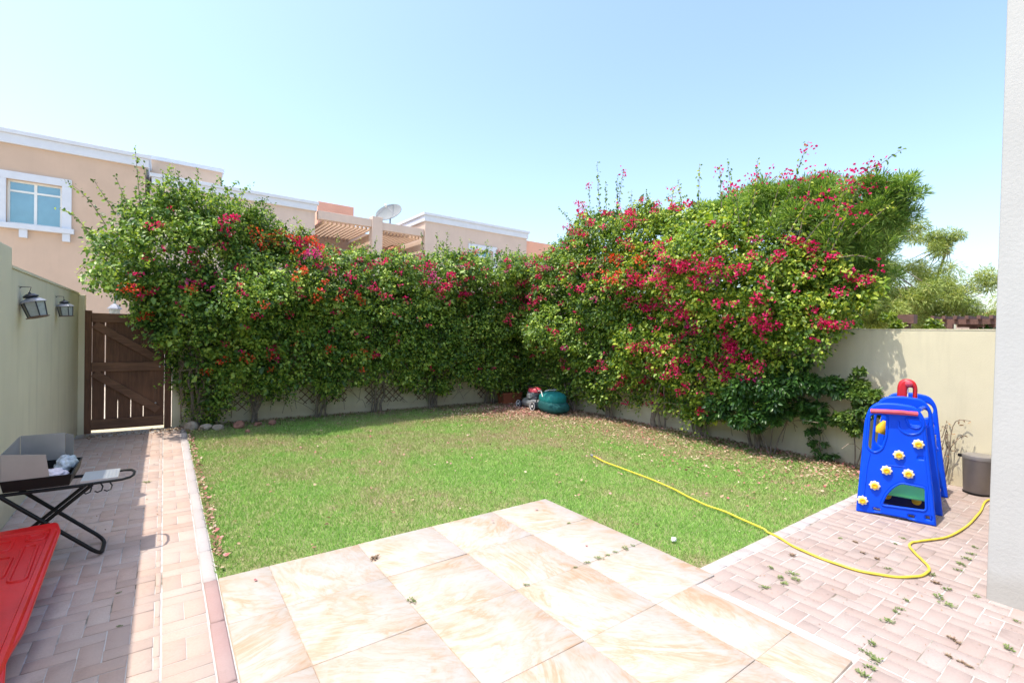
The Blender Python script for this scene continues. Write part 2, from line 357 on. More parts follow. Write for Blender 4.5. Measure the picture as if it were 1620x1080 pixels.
def herring(x0, y0, x1, y1, W=.1, flip=False):
    out = []; A = int(abs(x1 - x0) / W) + 8; B = int(abs(y1 - y0) / W) + 8
    for a in range(-4, A):
        for b in range(-4, B):
            c_ = (a - b) % 4
            if c_ == 0: q = [x0 + a * W, y0 + b * W, x0 + (a + 2) * W, y0 + (b + 1) * W]
            elif c_ == 3: q = [x0 + a * W, y0 + b * W, x0 + (a + 1) * W, y0 + (b + 2) * W]
            else: continue
            q = [max(q[0], x0), max(q[1], y0), min(q[2], x1), min(q[3], y1)]
            if q[2] - q[0] > .018 and q[3] - q[1] > .018: out.append(q)
    return out
rp = herring(WX, -.6, 0, 9.2)
y = -.4
while y < 9.2:
    rp += [[.005, y, .108, y + .2], [.108, y, .212, y + .2], [.005, y + .2, .212, y + .3], [.005, y + .3, .212, y + .4]]; y += .4
pavers('garden_path', rp, M_brick)
ks = []; y = 3.585
while y < 9.1: ks.append([.216, y, .295, y + .5]); y += .5
pavers('path_kerb', ks, M_kerb, .008, .05, inset=.008)
ks = [[.216, 3.06, .295, 3.58], [.216, 2.5, .295, 3.055], [.216, 1.95, .295, 2.495], [.216, 1.4, .295, 1.945], [.216, .8, .295, 1.395]]
pavers('red_path_kerb', ks, M_kerbred, .008, .05, inset=.008)
rp = herring(2.94, -.8, RX, 1.8); rp = [q for q in rp]
rp += [q for q in herring(.3, -.8, 2.93, .88)]
pavers('brick_terrace', rp, M_brick2)
ks = []; x = 3.10
while x < RX: ks.append([x, 1.805, min(x + .2, RX), 1.9]); x += .2
pavers('terrace_kerb', ks, M_kerb, .004, .05, inset=.006)
pavers('patio_edge_strip', [[2.85, y_, 2.935, y_ + .45] for y_ in (.9, 1.35)], M_kerb, .001, .05, inset=.006)
sl = []
ys_ = [.29, .885, 1.175, 1.775, 2.385, 2.985, 3.58]; xs_ = [.30, .595, 1.205, 1.825, 2.44, 3.08]
for i in range(1, 6):
    for j in range(5):
        x1 = xs_[j + 1]
        if ys_[i + 1] < 1.8 and j == 4: x1 = 2.845
        sl.append([xs_[j], ys_[i], x1, ys_[i + 1]])
sheet('patio_joints', .30, .885, 2.85, 3.578, .004, M_joint); sheet('patio_joints', 2.8505, 1.80, 3.078, 3.578, .004, M_joint)
pavers('stone_patio', sl, M_slab, .012, .05, gap=.0018, inset=.002, jit=.0006)

# --------------------------------------------------------------- walls
def slabbox(name, a, b, mat, label, cat, bev=.008, kind=None):
    c = tuple((p + q) / 2 for p, q in zip(a, b)); o = MB().box((0, 0, (b[2] - a[2]) / 2), tuple(q - p for p, q in zip(a, b))).build(name, mat, bevel=bev); o.location = (c[0], c[1], a[2])
    return tag(o, label, cat, kind=kind)
slabbox('garden_wall', (WX - .2, -1.5, -.05), (WX, 5.68, 2.27), M_cream, 'taller near stretch of the shaded cream wall at the left edge', 'wall')
lw = empty('garden_wall', (WX - .1, 5.69, -.05), 'shaded cream stucco wall with the two lanterns, ending at the wooden gate', 'wall')
MB().span((WX - .17, 5.685, -.05), (WX - .006, BY + .12, 2.10)).build('wall_panel', M_cream, lw, bevel=.008, abs_=True)
MB().span((WX - .18, 5.686, 2.101), (WX + .003, BY + .13, 2.125)).build('coping', M_creamR, lw, abs_=True)
MB().span((WX - .005, BY - .02, -.05), (WX + .07, BY + .115, 2.095)).build('gate_pier', M_cream, lw, bevel=.005, abs_=True)
slabbox('garden_wall', (.115, BY, -.05), (RX + .15, BY + .15, 2.1), M_cream, 'cream back wall behind the trellises and the left hedge of bougainvillea', 'wall')
rw = empty('garden_wall', (RX + .08, 4, -.05), 'sunlit cream wall running down the right side behind the blue playset', 'wall')
MB().span((RX, -1.5, -.05), (RX + .15, BY, 1.80)).build('wall_panel', M_creamR, rw, bevel=.006, abs_=True)
MB().span((RX - .004, -1.5, 1.801), (RX + .154, BY, 1.815)).build('coping', M_creamR, rw, abs_=True)
slabbox('villa_corner', (4.29, -3, -.05), (8.5, .62, 6.5), M_villa, 'white textured house corner at the right edge of the view', 'house')

# --------------------------------------------------------------- gate
g = empty('wooden_gate', (-.43, BY + .02, 0), 'dark brown wooden garden gate with diagonal braces at the end of the path', 'gate')
gy = BY + .03
MB().span((-.962, gy - .05, 0), (-.885, gy + .05, 1.865)).build('frame_post', M_gate, g, bevel=.004, abs_=True)
MB().span((.012, gy - .05, 0), (.105, gy + .05, 1.80)).build('frame_post', M_gate, g, bevel=.004, abs_=True)
bx_ = [-.878, -.728, -.573, -.414, -.258, -.109, .006]
for q_, (x0, x1) in enumerate(zip(bx_, bx_[1:])):
    gl = .007 if q_ == 1 else .0002; gr_ = .007 if q_ == 0 else .0002; nl = .0045 if 1 < q_ < 5 else gl; nr = .0045 if 0 < q_ < 4 else gr_; gl2, gr2 = (gl, gr_)
    if q_ == 3: gr2 = .004
    if q_ == 4: gl2 = .004
    prof = [(x0 + nl, .055), (x1 - nr, .055), (x1 - nr, .46), (x1 - gr_, .50), (x1 - gr_, 1.25), (x1 - gr2, 1.32), (x1 - gr2, 1.60), (x1 - gr_, 1.66), (x1 - gr_, 1.79), (x0 + gl, 1.79), (x0 + gl, 1.66), (x0 + gl2, 1.60), (x0 + gl2, 1.32), (x0 + gl, 1.25), (x0 + gl, .50), (x0 + nl, .46)]
    n_ = len(prof); MB().add([(x, gy - .005, z) for x, z in prof] + [(x, gy + .018, z) for x, z in prof], [tuple(range(n_)), tuple(range(2 * n_ - 1, n_ - 1, -1))] + [(a, a + n_, (a + 1) % n_ + n_, (a + 1) % n_) for a in range(n_)]).build('board', M_gate, g, abs_=True)
for z0, z1 in ((1.69, 1.83), (.94, 1.08), (.05, .21)): MB().span((-.88, gy - .045, z0), (.008, gy - .008, z1)).build('rail', M_gateH, g, bevel=.004, abs_=True)
for (xa, za, xb, zb) in ((-.86, 1.66, -.03, 1.09), (-.86, .92, -.06, .30)):
    d = Vector((xb - xa, 0, zb - za)); ang = math.atan2(d.z, d.x)
    MB().box(((xa + xb) / 2, gy - .027, (za + zb) / 2), (d.length * .985, .034, .115), Matrix.Rotation(-ang, 3, 'Y')).build('brace', M_gateH, g, bevel=.004, abs_=True)
for p in ((-.05, 1.0), (-.10, .42)): MB().lathe([(.012, 0), (.014, .01), (.006, .016)], (p[0], gy - .046, p[1]), 10, Matrix.Rotation(R(90), 3, 'X')).build('bolt', M_steel, g, abs_=True)
MB().span((-.02, gy - .075, 1.02), (.03, gy - .05, 1.05)).build('latch', M_greydark, g, abs_=True)
slabbox('gate_sill', (-.96, BY + .02, -.044), (.11, BY + .6, -.002), M_creamR, '', '', 0, kind='structure')
# --------------------------------------------------------------- wall lanterns
def lantern(y, z, s, tilt, yaw, label):
    t = empty('wall_lantern', (WX + .015 + .115 * s, y, z), label, 'lantern', 'grey lanterns hung on the left wall')
    rt = (Matrix.Rotation(yaw, 3, 'Z') @ Matrix.Rotation(tilt, 3, 'Y'))
    def P(*a): return rt @ Vector(a) * s
    def lat(name, prof, mat, n=6, off=0):
        m = MB(); m.lathe([(r * s, zz * s) for r, zz in prof], (0, 0, 0), n, rt); m.build(name, mat, t)
    lat('roof', [(.155, .045), (.160, .052), (.125, .085), (.07, .115), (.055, .12)], M_grey, 6)
    lat('cap', [(.055, .12), (.085, .13), (.09, .145), (.05, .175), (.018, .185), (.014, .20)], M_greydark, 12)
    lat('glass', [(.105, -.155), (.128, .045)], M_frost, 6)
    lat('base', [(.135, -.175), (.14, -.168), (.105, -.155)], M_rust, 6)
    m = MB()
    for j in range(6):
        q = j * math.pi / 3; m.tube([P(.109 * math.cos(q), .109 * math.sin(q), -.157), P(.131 * math.cos(q), .131 * math.sin(q), .046)], .008 * s, 5)
    m.build('glazing_bars', M_greydark, t)
    m = MB(); m.tube([P(0, 0, .2), (-.03 * s, 0, .27 * s), (-.13 * s, 0, .27 * s), (-.18 * s, 0, .22 * s)], .006 * s, 6); m.tube([(-.15 * s, -.09 * s, .27 * s), (-.15 * s, .09 * s, .27 * s)], .004 * s, 6)
    m.build('bracket', M_greydark, t)
lantern(5.98, 1.80, .61, R(-15), R(-8), 'larger grey metal lantern nearer the camera, tilted on the left wall')
lantern(7.72, 1.83, .53, R(-6), R(0), 'smaller upright grey lantern on the left wall, nearer the gate')
# lantern outside
t = empty('garden_post_lantern', (-.87, 13.4, 0), 'small white lantern peeping over the top of the wooden gate', 'lantern')
MB().tube([(0, 0, -.04), (0, 0, 1.86)], .045, 12).build('post', M_white, t)
MB().lathe([(.08, 1.86), (.10, 2.01)], n=6).build('glass', M_frost, t)
MB().lathe([(.13, 2.01), (.12, 2.03), (.06, 2.10), (.025, 2.12), (.015, 2.17)], n=6).build('cap', M_grey, t)

# ================================================================= HOUSES BEHIND
def wall_panel(mb, x0, x1, z0, z1, y, holes, t=.25):
    """facade facing -Y with openings"""
    xs = sorted({x0, x1, *[h[0] for h in holes], *[h[1] for h in holes]}); zs = sorted({z0, z1, *[h[2] for h in holes], *[h[3] for h in holes]})
    for a, b in zip(xs, xs[1:]):
        for c_, d in zip(zs, zs[1:]):
            if any(h[0] <= a and b <= h[1] and h[2] <= c_ and d <= h[3] for h in holes): continue
            mb.add([(a, y, c_), (b, y, c_), (b, y, d), (a, y, d)], [(0, 1, 2, 3)])
    for h in holes:
        a, b, c_, d = h; mb.add([(a, y, c_), (b, y, c_), (b, y, d), (a, y, d), (a, y + t, c_), (b, y + t, c_), (b, y + t, d), (a, y + t, d)], [(0, 1, 5, 4), (1, 2, 6, 5), (2, 3, 7, 6), (3, 0, 4, 7)])
def body(root, x0, x1, z1, y, dep, mat, holes=(), name='wall', z0=-.04):
    mb = MB(); wall_panel(mb, x0, x1, z0, z1, y, list(holes))
    mb.add([(x0, y, z0), (x1, y, z0), (x1, y + dep, z0), (x0, y + dep, z0), (x0, y, z1), (x1, y, z1), (x1, y + dep, z1), (x0, y + dep, z1)], [(4, 5, 6, 7), (0, 4, 7, 3), (1, 2, 6, 5), (3, 7, 6, 2)])
    return mb.build(name, mat, root, abs_=True)
def cornice(root, x0, x1, z0, z1, y, dep, lip=.08):
    m = MB(); m.span((x0 - lip, y - lip, z0), (x1 + lip, y + dep, z1 - .11)); m.span((x0 - lip - .05, y - lip - .05, z1 - .109), (x1 + lip + .05, y + dep + .05, z1))
    return m.build('cornice', M_trim, root, bevel=.008, abs_=True)
def window(root, x0, x1, z0, z1, y, sill=True, mull=2):
    w_ = bpy.data.objects.new('window', None); C.objects.link(w_); w_.parent = root; w_.location = Vector((x0, y, z0)) - Vector(root.location)
    def B(name, mb, mat, bev=0):
        o = mb.build(name, mat, w_, bevel=bev); 
        for v_ in o.data.vertices: v_.co -= Vector((x0, y, z0))
        return o
    m = MB(); s = .2
    m.span((x0 - s, y - .05, z0), (x0, y - .002, z1)); m.span((x1, y - .05, z0), (x1 + s, y - .002, z1)); m.span((x0 - s, y - .052, z1), (x1 + s, y - .002, z1 + s))
    B('surround', m, M_trim, .006)
    m = MB(); f = .05
    for a, b in ((x0, x0 + f), (x1 - f, x1), ((x0 + x1) / 2 - f * .6, (x0 + x1) / 2 + f * .6)): m.span((a, y + .10, z0), (b, y + .15, z1))
    zt = z0 + (z1 - z0) * .76
    for c_, d in ((z0, z0 + f), (z1 - f, z1), (zt - f * .5, zt + f * .5)): m.span((x0, y + .098, c_), (x1, y + .152, d))
    B('frame', m, M_upvc)
    m = MB(); m.span((x0 + .01, y + .12, z0 + .01), (x1 - .01, y + .13, z1 - .01)); B('pane', m, M_glass)
    if sill:
        m = MB(); m.span((x0 - s - .06, y - .13, z0 - .14), (x1 + s + .06, y - .001, z0 - .001))
        for xx in (x0 + .25, x1 + .02): m.span((xx - .0, y - .10, z0 - .36), (xx + .16, y - .001, z0 - .141))
        B('sill', m, M_trim, .008)
HY = 18.0
hA = empty('terraced_house', (-2, HY, -.04), 'peach house at the left edge with white cornice and white-framed upper window', 'house')
body(hA, -9.0, -.5, 6.40, HY, 9, M_peach, [(-3.38, -2.31, 4.30, 5.46)])
cornice(hA, -9.0, -.5, 6.38, 6.74, HY, 9); window(hA, -3.38, -2.31, 4.30, 5.46, HY)
hB = empty('terraced_house', (2, HY, -.04), 'peach house with raised roof block behind the tall left hedge shoots', 'house')
body(hB, -.39, 4.36, 6.0, HY + .15, 9, M_peach2); cornice(hB, -.30, 4.36, 5.95, 6.28, HY + .12, 9, .05)
pen = body(hB, -.45, 1.55, 7.0, HY + 1.2, 5, M_peach, name='roof_block', z0=6.285); MB().span((-.5, HY + 1.12, 7.0), (1.62, HY + 6.3, 7.12)).build('roof_block_coping', M_trim, hB, bevel=.008, abs_=True)
hC = empty('terraced_house', (6.5, HY, -.04), 'peach house with roof terrace, slatted pergola and orange parapet', 'house')
body(hC, 4.45, 8.62, 4.3, HY + .02, 9, M_peach2)
body(hC, 4.45, 8.62, 6.05, HY + 3.2, 5, M_peach, name='terrace_wall', z0=4.301)
MB().span((4.45, HY + .03, 5.68), (6.42, HY + .28, 5.98)).build('terrace_beam', M_peach2, hC, bevel=.01, abs_=True)
MB().span((6.83, HY + .03, 5.62), (8.60, HY + .28, 5.93)).build('terrace_beam', M_peach2, hC, bevel=.01, abs_=True)
MB().span((6.42, HY - .02, 4.302), (6.83, HY + .38, 6.10)).build('column', M_peach2, hC, bevel=.012, abs_=True)
MB().span((6.55, HY + .381, 4.302), (6.72, HY + 3.2, 5.55)).build('party_wall', M_peach, hC, abs_=True)
MB().span((5.15, HY + 3.0, 6.06), (6.65, HY + 5.0, 7.08)).build('parapet', M_orange, hC, bevel=.01, abs_=True)
for i in range(12):
    x = 4.65 + i * .16; MB().span((x, HY + .281, 5.60), (x + .07, HY + 3.2, 5.70)).build('pergola_slat', M_peach, hC, abs_=True)
for i in range(11):
    x = 6.95 + i * .15; MB().span((x, HY + .281, 5.54), (x + .07, HY + 3.2, 5.64)).build('pergola_slat', M_peach, hC, abs_=True)
hD = empty('terraced_house', (11, HY, -.04), 'peach house with a white cornice above the middle of the hedge', 'house')
body(hD, 8.63, 13.93, 6.3, HY - .02, 9, M_peach2, [(10.9, 12.0, 4.2, 5.4)]); cornice(hD, 8.63, 13.93, 6.25, 6.60, HY - .02, 9, .06); window(hD, 10.9, 12.0, 4.2, 5.4, HY - .02, False)
MB().span((8.3, HY + 2.5, 5.2), (8.62, HY + 8, 6.2)).build('side_block', M_orange, hD, abs_=True)
hE = empty('terraced_house', (15, HY, -.04), 'lower orange peach house end with stepped parapet right of the cornice', 'house')
body(hE, 13.94, 16.0, 6.25, HY + .3, 8, M_orange); body(hE, 16.01, 22, 6.0, HY + .8, 8, M_peach2, name='side_wing'); cornice(hE, 16.01, 22, 5.98, 6.3, HY + .8, 8, .05)
# dishes
def dish(loc, r, aim, label, mast):
    t = empty('satellite_dish', loc, label, 'satellite dish')
    q = Vector(aim).to_track_quat('Z', 'Y').to_matrix(); prof = [(r * a / 8 + .001, .32 * r * (a / 8) ** 2) for a in range(9)]
    prof += [(r * a / 8 + .001, .32 * r * (a / 8) ** 2 - .02) for a in range(8, -1, -1)]
    MB().lathe(prof, (0, 0, 0), 32, q).build('reflector', M_dish, t, smooth=True)
    m = MB(); f = q @ Vector((0, 0, r * .8))
    for a in (90, 210, 330): m.tube([q @ Vector((r * .95 * math.cos(R(a)), r * .95 * math.sin(R(a)), .29 * r)), f], .012, 6)
    m.build('feed_arms', M_grey, t); MB().lathe([(.03, -.05), (.045, 0), (.04, .08)], f, 12, q).build('feed_horn', M_white, t)
    MB().tube([(0, 0, -mast), tuple(q @ Vector((0, 0, -.03)))], .03, 8).build('mast', M_grey, t)
dish((7.30, HY + .45, 6.35), .54, (-.55, -.45, .62), 'pale grey satellite dish on the roof terrace above the hedge', .75)
dish((3.0, HY + 4.5, 6.75), .5, (-.2, .3, .9), 'far dish barely showing over the cornice left of the terrace', .6)

# ================================================================= FOLIAGE
def interp(pts):
    xs = [p[0] for p in pts]; vs_ = [p[1] for p in pts]; return lambda u: np.interp(u, xs, vs_)
def hedge(plants, frame, outward, top, bot, thick, u0, u1, nclump, nleaf, leafmats, Lr, seed, bloom, inner=.3, side=1.0):
    """plants: list of dicts(u, label, bract, leaf). frame(u,z,d)->xyz arrays"""
    r = np.random.default_rng(seed); O = np.array(outward, float)
    roots = []; us = np.array([p['u'] for p in plants])
    for p in plants:
        b = frame(np.array([p['u']]), np.array([0.]), np.array([p.get('d', .12)]))[0]
        roots.append(empty('bougainvillea', tuple(b), p['label'], 'flowering shrub', 'bougainvillea shrubs trained along the garden walls'))
    def owner(u, j=.35): return np.abs((u + r.normal(0, j, len(u)))[:, None] - us[None]).argmin(1)
    # lumpy surface: a few random bumps on the front face
    nb = 120; bu = r.uniform(u0, u1, nb); bz = r.uniform(0, 4.2, nb); ba = r.normal(0, .17, nb); top0 = top; top = lambda q: top0(q) + .10 * np.sin(q * 7.1) * np.sin(q * 3.3 + 1) + .07 * np.sin(q * 15 + 2)
    def lump(u, z): return (ba[None] * np.exp(-(((u[:, None] - bu[None]) / .38) ** 2 + ((z[:, None] - bz[None]) / .30) ** 2))).sum(1)
    def surf(u, z):
        zr = np.clip(z / top(u), 0, 1)
        prof = np.interp(zr, [0, .12, .3, .55, .8, .93, 1.0], [.22, .35, .62, .95, 1.0, .8, .45]); return thick(u) * prof + lump(u, z)
    u = r.uniform(u0, u1, nclump * 3); tt = top(u); bb = np.maximum(.1, bot(u) + .22 * np.sin(u * 5.3 + 1) * np.sin(u * 2.1) - .12); z = bb + (tt - bb) * r.uniform(0, 1, len(u)) ** .92
    keep = r.uniform(0, 1, len(u)) < np.clip((tt - bb) / 3.6, .15, 1) * np.clip(.35 + z * .55, 0, 1); u, z = u[keep][:nclump], z[keep][:nclump]; n = len(u)
    D = surf(u, z); q = r.uniform(0, 1, n)
    d = np.where(q < inner, D * r.uniform(.15, .7, n), D * (1 - .22 * r.uniform(0, 1, n) ** 2))
    lo = (z > 1.75) & (z < 2.35) & (r.uniform(0, 1, n) < .18); d = np.where(lo, r.uniform(.0, .25, n), d)
    hi = (z > 2.35) & (r.uniform(0, 1, n) < .35); d = np.where(hi, r.uniform(-.55, .5, n), d)
    ne = int(n * .34); ue_ = r.uniform(u0, u1, ne); te_ = top(ue_); z2 = np.where(r.uniform(0, 1, ne) < .5, r.uniform(1.85, 2.5, ne), 1.8 + (np.maximum(te_ - .12, 1.85) - 1.8) * r.uniform(0, 1, ne)); kk = z2 > bot(ue_) + .1; u = np.concatenate([u, ue_[kk]]); z = np.concatenate([z, z2[kk]]); d = np.concatenate([d, r.uniform(-.3, .25, kk.sum())]); n = len(u)
    cr = r.uniform(.10, .24, n); ctr = frame(u, z, d); ow = owner(u)
    k = r.poisson(nleaf, n); idx = np.repeat(np.arange(n), k); m = len(idx)
    off = unit(r.normal(0, 1, (m, 3))) * (r.uniform(.15, 1, m) ** .5)[:, None] * cr[idx][:, None] * np.array([1.15, 1.15, .85])
    P = ctr[idx] + off
    Nn = unit(unit(off) * .55 + O * .55 + np.array([0, 0, .75]) + r.normal(0, .5, (m, 3)))
    Dd = unit(off * 3 + O * .35 + r.normal(0, .6, (m, 3)) + np.array([0, 0, -.45]))
    Ln = r.uniform(Lr[0], Lr[1], m) * np.exp(r.normal(0, .25, m)); oo = ow[idx]; shb = {}
    for i, rt in enumerate(roots):
        s = oo == i
        if s.sum() == 0: continue
        parts = [leaves(P[s], Dd[s], Nn[s], Ln[s], Ln[s] * .62)]
        for (a, b, amp) in plants[i].get('shoots', []):      # long whips that stand clear of the mass
            a = np.array(a, float); b = np.array(b, float); ns = int(np.linalg.norm(b - a) / .017); t_ = np.linspace(0, 1, ns)
            arc = a + (b - a) * t_[:, None]; arc[:, 2] += amp * np.sin(t_ * math.pi) ; arc += r.normal(0, .016, arc.shape)
            dirs = unit(r.normal(0, 1, (ns, 3)) + np.array([0, 0, -.25])); sz = r.uniform(.045, .075, ns) * (1.1 - .45 * t_)
            parts.append(leaves(arc, dirs, unit(r.normal(0, 1, (ns, 3)) + np.array([0, 0, .6])), sz, sz * .6))
        for si_, (a, b, amp) in enumerate(plants[i].get('shoots', [])):
            if us[0] > 7 and (si_ % 3 == 1 or (i == 4 and si_ > 5)) and i > 0:
                b = np.array(b, float); nbr = 34 if i == 4 and si_ > 5 else 14; pb = b + r.normal(0, 1, (nbr, 3)) * ([.10, .12, .06] if nbr > 20 else [.05] * 3) - [0, 0, .06]; Vb, Fb = leaves(pb, unit(r.normal(0, 1, (nbr, 3))), unit(r.normal(0, 1, (nbr, 3)) + [0, 0, .4]), r.uniform(.03, .045, nbr), .035, .25); shb.setdefault(i, []).append((Vb, Fb))
        for q_ in range(plants[i].get('sprays', 110 if us[0] > 3 or i > 1 else 230)):
            ub = np.clip(us[i] + r.normal(0, .5), u0, u1 - .1); tz = float(top(np.array([ub]))[0]); zb = tz * (1 - abs(r.normal(0, .09))) if r.uniform() < .6 else r.uniform(min(max(float(bot(np.array([ub]))[0]) + .1, tz * .35), tz - .05), tz)
            onTop = zb > tz * .85; low = r.uniform() < .22; zb = min(tz - .1, max(.3, float(bot(np.array([ub]))[0])) + r.uniform(0, .35)) if low else zb; onTop = onTop and not low; db = r.uniform(-.2, .6) if onTop else float(surf(np.array([ub]), np.array([zb]))[0]) * .95
            a = frame(np.array([ub]), np.array([zb]), np.array([db]))[0]; ln = r.uniform(.12, .42) * (1.45 if (onTop and us[0] < 3 and i < 2) else 1); dr = unit(r.normal(0, .45, 3) + (np.array([0, 0, -1.1]) if low else O * .3 + np.array([0, 0, 1.0]) if onTop else O * .9 + np.array([0, 0, .35]))); ln = min(ln, zb - .06) if low else ln
            ns = int(ln / .012); t_ = np.linspace(0, 1, ns); arc = a + dr * ln * t_[:, None]; arc[:, 2] -= .25 * ln * t_ ** 2; arc += r.normal(0, .018, arc.shape); sz = r.uniform(.04, .07, ns) * (1.1 - .4 * t_)
            arc[:, 2] = np.maximum(arc[:, 2], .03); parts.append(leaves(arc, unit(r.normal(0, 1, (ns, 3)) + np.array([0, 0, -.2])), unit(r.normal(0, .8, (ns, 3)) + np.array([0, 0, .8])), sz, sz * .6))
        V, F = cat(parts); np_mesh('foliage', V, F, plants[i]['leaf'], rt)
    # stems and tangled twigs
    for i, rt in enumerate(roots):
        mb = MB(); mt = MB(); uc = us[i]
        for s in range(plants[i].get('n', 6)):
            ue = max(uc + r.normal(0, .45), u0 + 1.1 if u0 < 0 else u0); ze = r.uniform(1.3, 2.3); de = r.uniform(.25, .6); ps = []
            uu = uc + r.normal(0, .07); 
            for t_ in np.linspace(0, 1, 9):
                ps.append(frame(np.array([uu + (ue - uu) * t_ ** 1.6 + r.normal(0, .018)]), np.array([ze * t_ - .02]), np.array([.12 + (de - .12) * t_ + r.normal(0, .015)]))[0])
            r0 = r.uniform(.012, .028); mb.tube([tuple(p) for p in ps], [r0 * (1 - .65 * t_) for t_ in np.linspace(0, 1, 9)], 6)
        for s in range(34):
            ua = max(uc + r.normal(0, .5), u0 + 1.05 if u0 < 0 else u0); za = r.uniform(.1, .9); ue = max(ua + r.normal(0, .45), u0 + 1.05 if u0 < 0 else u0); ze = za + r.uniform(.1, .7); ps = []
            for t_ in np.linspace(0, 1, 5):
                ps.append(frame(np.array([ua + (ue - ua) * t_ + r.normal(0, .02)]), np.array([za + (ze - za) * t_ + .12 * math.sin(3.1 * t_)]), np.array([.1 + .35 * t_ + r.normal(0, .03)]))[0])
            mt.tube([tuple(p) for p in ps], .0045, 4)
        for (a, b, amp) in plants[i].get('shoots', []):
            a = np.array(a, float); b = np.array(b, float); t_ = np.linspace(0, 1, 7); arc = a + (b - a) * t_[:, None]; arc[:, 2] += amp * np.sin(t_ * math.pi)
            mt.tube([tuple(p) for p in arc], [.007 - .0008 * j for j in range(7)], 4)
        mb.build('trunk', M_bark, rt, smooth=True, abs_=True); tag(mt.build('twigs', M_twig, rt, abs_=True), kind='stuff')
    # bracts
    bu_, bz_, sz_, pk = [], [], [], []
    for (ua, ub, za, zb, n_, s_, mi) in bloom:
        a = r.uniform(ua, ub, n_); bu_.append(a); bz_.append(np.minimum(r.uniform(za, zb, n_), top(a) + .05)); sz_.append(np.full(n_, s_)); pk.append(np.full(n_, mi))
    bu_, bz_, sz_, pk = map(np.concatenate, (bu_, bz_, sz_, pk)); n = len(bu_)
    dd = surf(bu_, bz_) * r.uniform(.97, 1.10, n) + .10; cc = frame(bu_, bz_, dd); ow = owner(bu_, .2)
    sc = sz_ * r.uniform(.4, 1.25, n); k = np.maximum(5, (sc * sc * 3600 * r.uniform(.6, 1.2, n)).astype(int)); idx = np.repeat(np.arange(n), k); m = len(idx)
    off = unit(r.normal(0, 1, (m, 3))) * (r.uniform(0, 1, m) ** .4)[:, None] * sc[idx][:, None] * np.array([1.1, 1.1, .75]); P = cc[idx] + off + O * r.uniform(0, .05, m)[:, None]
    Ln = r.uniform(.028, .044, m); V6 = dict()
    for i, rt in enumerate(roots):
        for mi, mt_, nm in ((0, M_mag, 'crimson_blossom'), (1, M_pink, 'pink_blossom'), (2, M_ored, 'orange_blossom')):
            s = (ow[idx] == i) & (pk[idx] == mi)
            if s.sum() == 0: continue
            V, F = leaves(P[s], unit(off[s] * 6 + O * .3 + r.normal(0, .5, (s.sum(), 3))), unit(r.normal(0, .7, (s.sum(), 3)) + O * .6 + np.array([0, 0, .5])), Ln[s], Ln[s] * .85, .25)
            if mi == 0 and i in shb: V, F = cat([(V, F)] + shb[i])
            np_mesh(nm, V, F, mt_, rt)
    return roots, surf

# ---- hedge on the back wall
fb = lambda u, z, d: np.stack([u, BY - .05 - d, z], -1)
topB = interp([(-.85, 2.85), (-.7, 3.15), (-.45, 3.4), (0, 3.72), (.6, 3.74), (1.0, 3.66), (1.4, 3.5), (1.8, 3.3), (2.2, 3.12), (3.4, 3.12), (4.8, 3.28), (5.8, 3.42), (7.3, 3.5)])
botB = interp([(-1.15, 2.7), (-.8, 2.35), (-.45, 1.95), (-.15, 1.62), (.08, 1.35), (.2, .65), (.35, .2), (.6, .15), (.85, .72), (1.7, .62), (2.5, .72), (3.4, .8), (4.8, .62), (5.8, .58), (7.3, .25)])
thB = interp([(-1.2, .55), (-.5, .8), (.5, .9), (2, .9), (4, .95), (6, .9), (7.4, .6)])
def sh(u, z0, u2, z2, d=.35, amp=.0): return (fb(np.array([u]), np.array([z0]), np.array([d]))[0], fb(np.array([u2]), np.array([z2]), np.array([d]))[0], amp)
pB = [
 dict(u=.48, leaf=M_leafA, n=5, label='bougainvillea nearest the wooden gate, its crown arching over the gate top', shoots=[sh(-.3, 3.3, -.38, 4.35), sh(-.7, 3.1, -1.15, 3.66, .35, .1), sh(-.85, 2.9, -1.2, 3.25, .4, .08), sh(0, 3.5, -.05, 4.05), sh(-.6, 3.3, -.85, 3.75), sh(-.75, 2.6, -1.0, 2.35, .5, .05), sh(-.2, 3.5, -.28, 4.1), sh(-.45, 3.4, -.6, 3.85)]),
 dict(u=1.28, leaf=M_leafA, n=9, label='bougainvillea with a thick fan of pale stems and orange-red blossom at its top', shoots=[sh(.35, 3.6, .42, 4.2), sh(.6, 3.6, .62, 4.0), sh(1.3, 3.4, 1.42, 3.92), sh(.95, 3.5, 1.05, 3.95), sh(.2, 3.6, .15, 4.1), sh(1.6, 3.2, 1.75, 3.6)]),
 dict(u=2.46, leaf=M_leafA, n=5, label='bougainvillea rising behind the low trellis second along the back wall', shoots=[sh(2.0, 3.0, 2.1, 3.5), sh(2.6, 3.0, 2.6, 3.45), sh(2.9, 3.0, 3.0, 3.4)]),
 dict(u=3.5, leaf=M_leafA, n=4, label='bougainvillea with a single straight post-like trunk by the wall centre', shoots=[sh(3.3, 3.0, 3.35, 3.5), sh(3.7, 3.0, 3.85, 3.45)]),
 dict(u=4.78, leaf=M_leafA, n=6, label='bougainvillea with dense twiggy base just left of the green-leaved corner', shoots=[sh(4.4, 3.1, 4.3, 3.72), sh(4.9, 3.1, 4.95, 3.85, .3), sh(5.2, 3.2, 5.25, 3.75), sh(4.65, 3.1, 4.68, 3.8)]),
 dict(u=6.26, leaf=M_leafA, n=6, label='bougainvillea filling the shaded back corner above the planter box', shoots=[sh(5.9, 3.3, 5.95, 3.8), sh(6.4, 3.3, 6.5, 3.75), sh(6.8, 3.3, 6.85, 3.8), sh(5.6, 3.2, 5.5, 3.75)]),
]
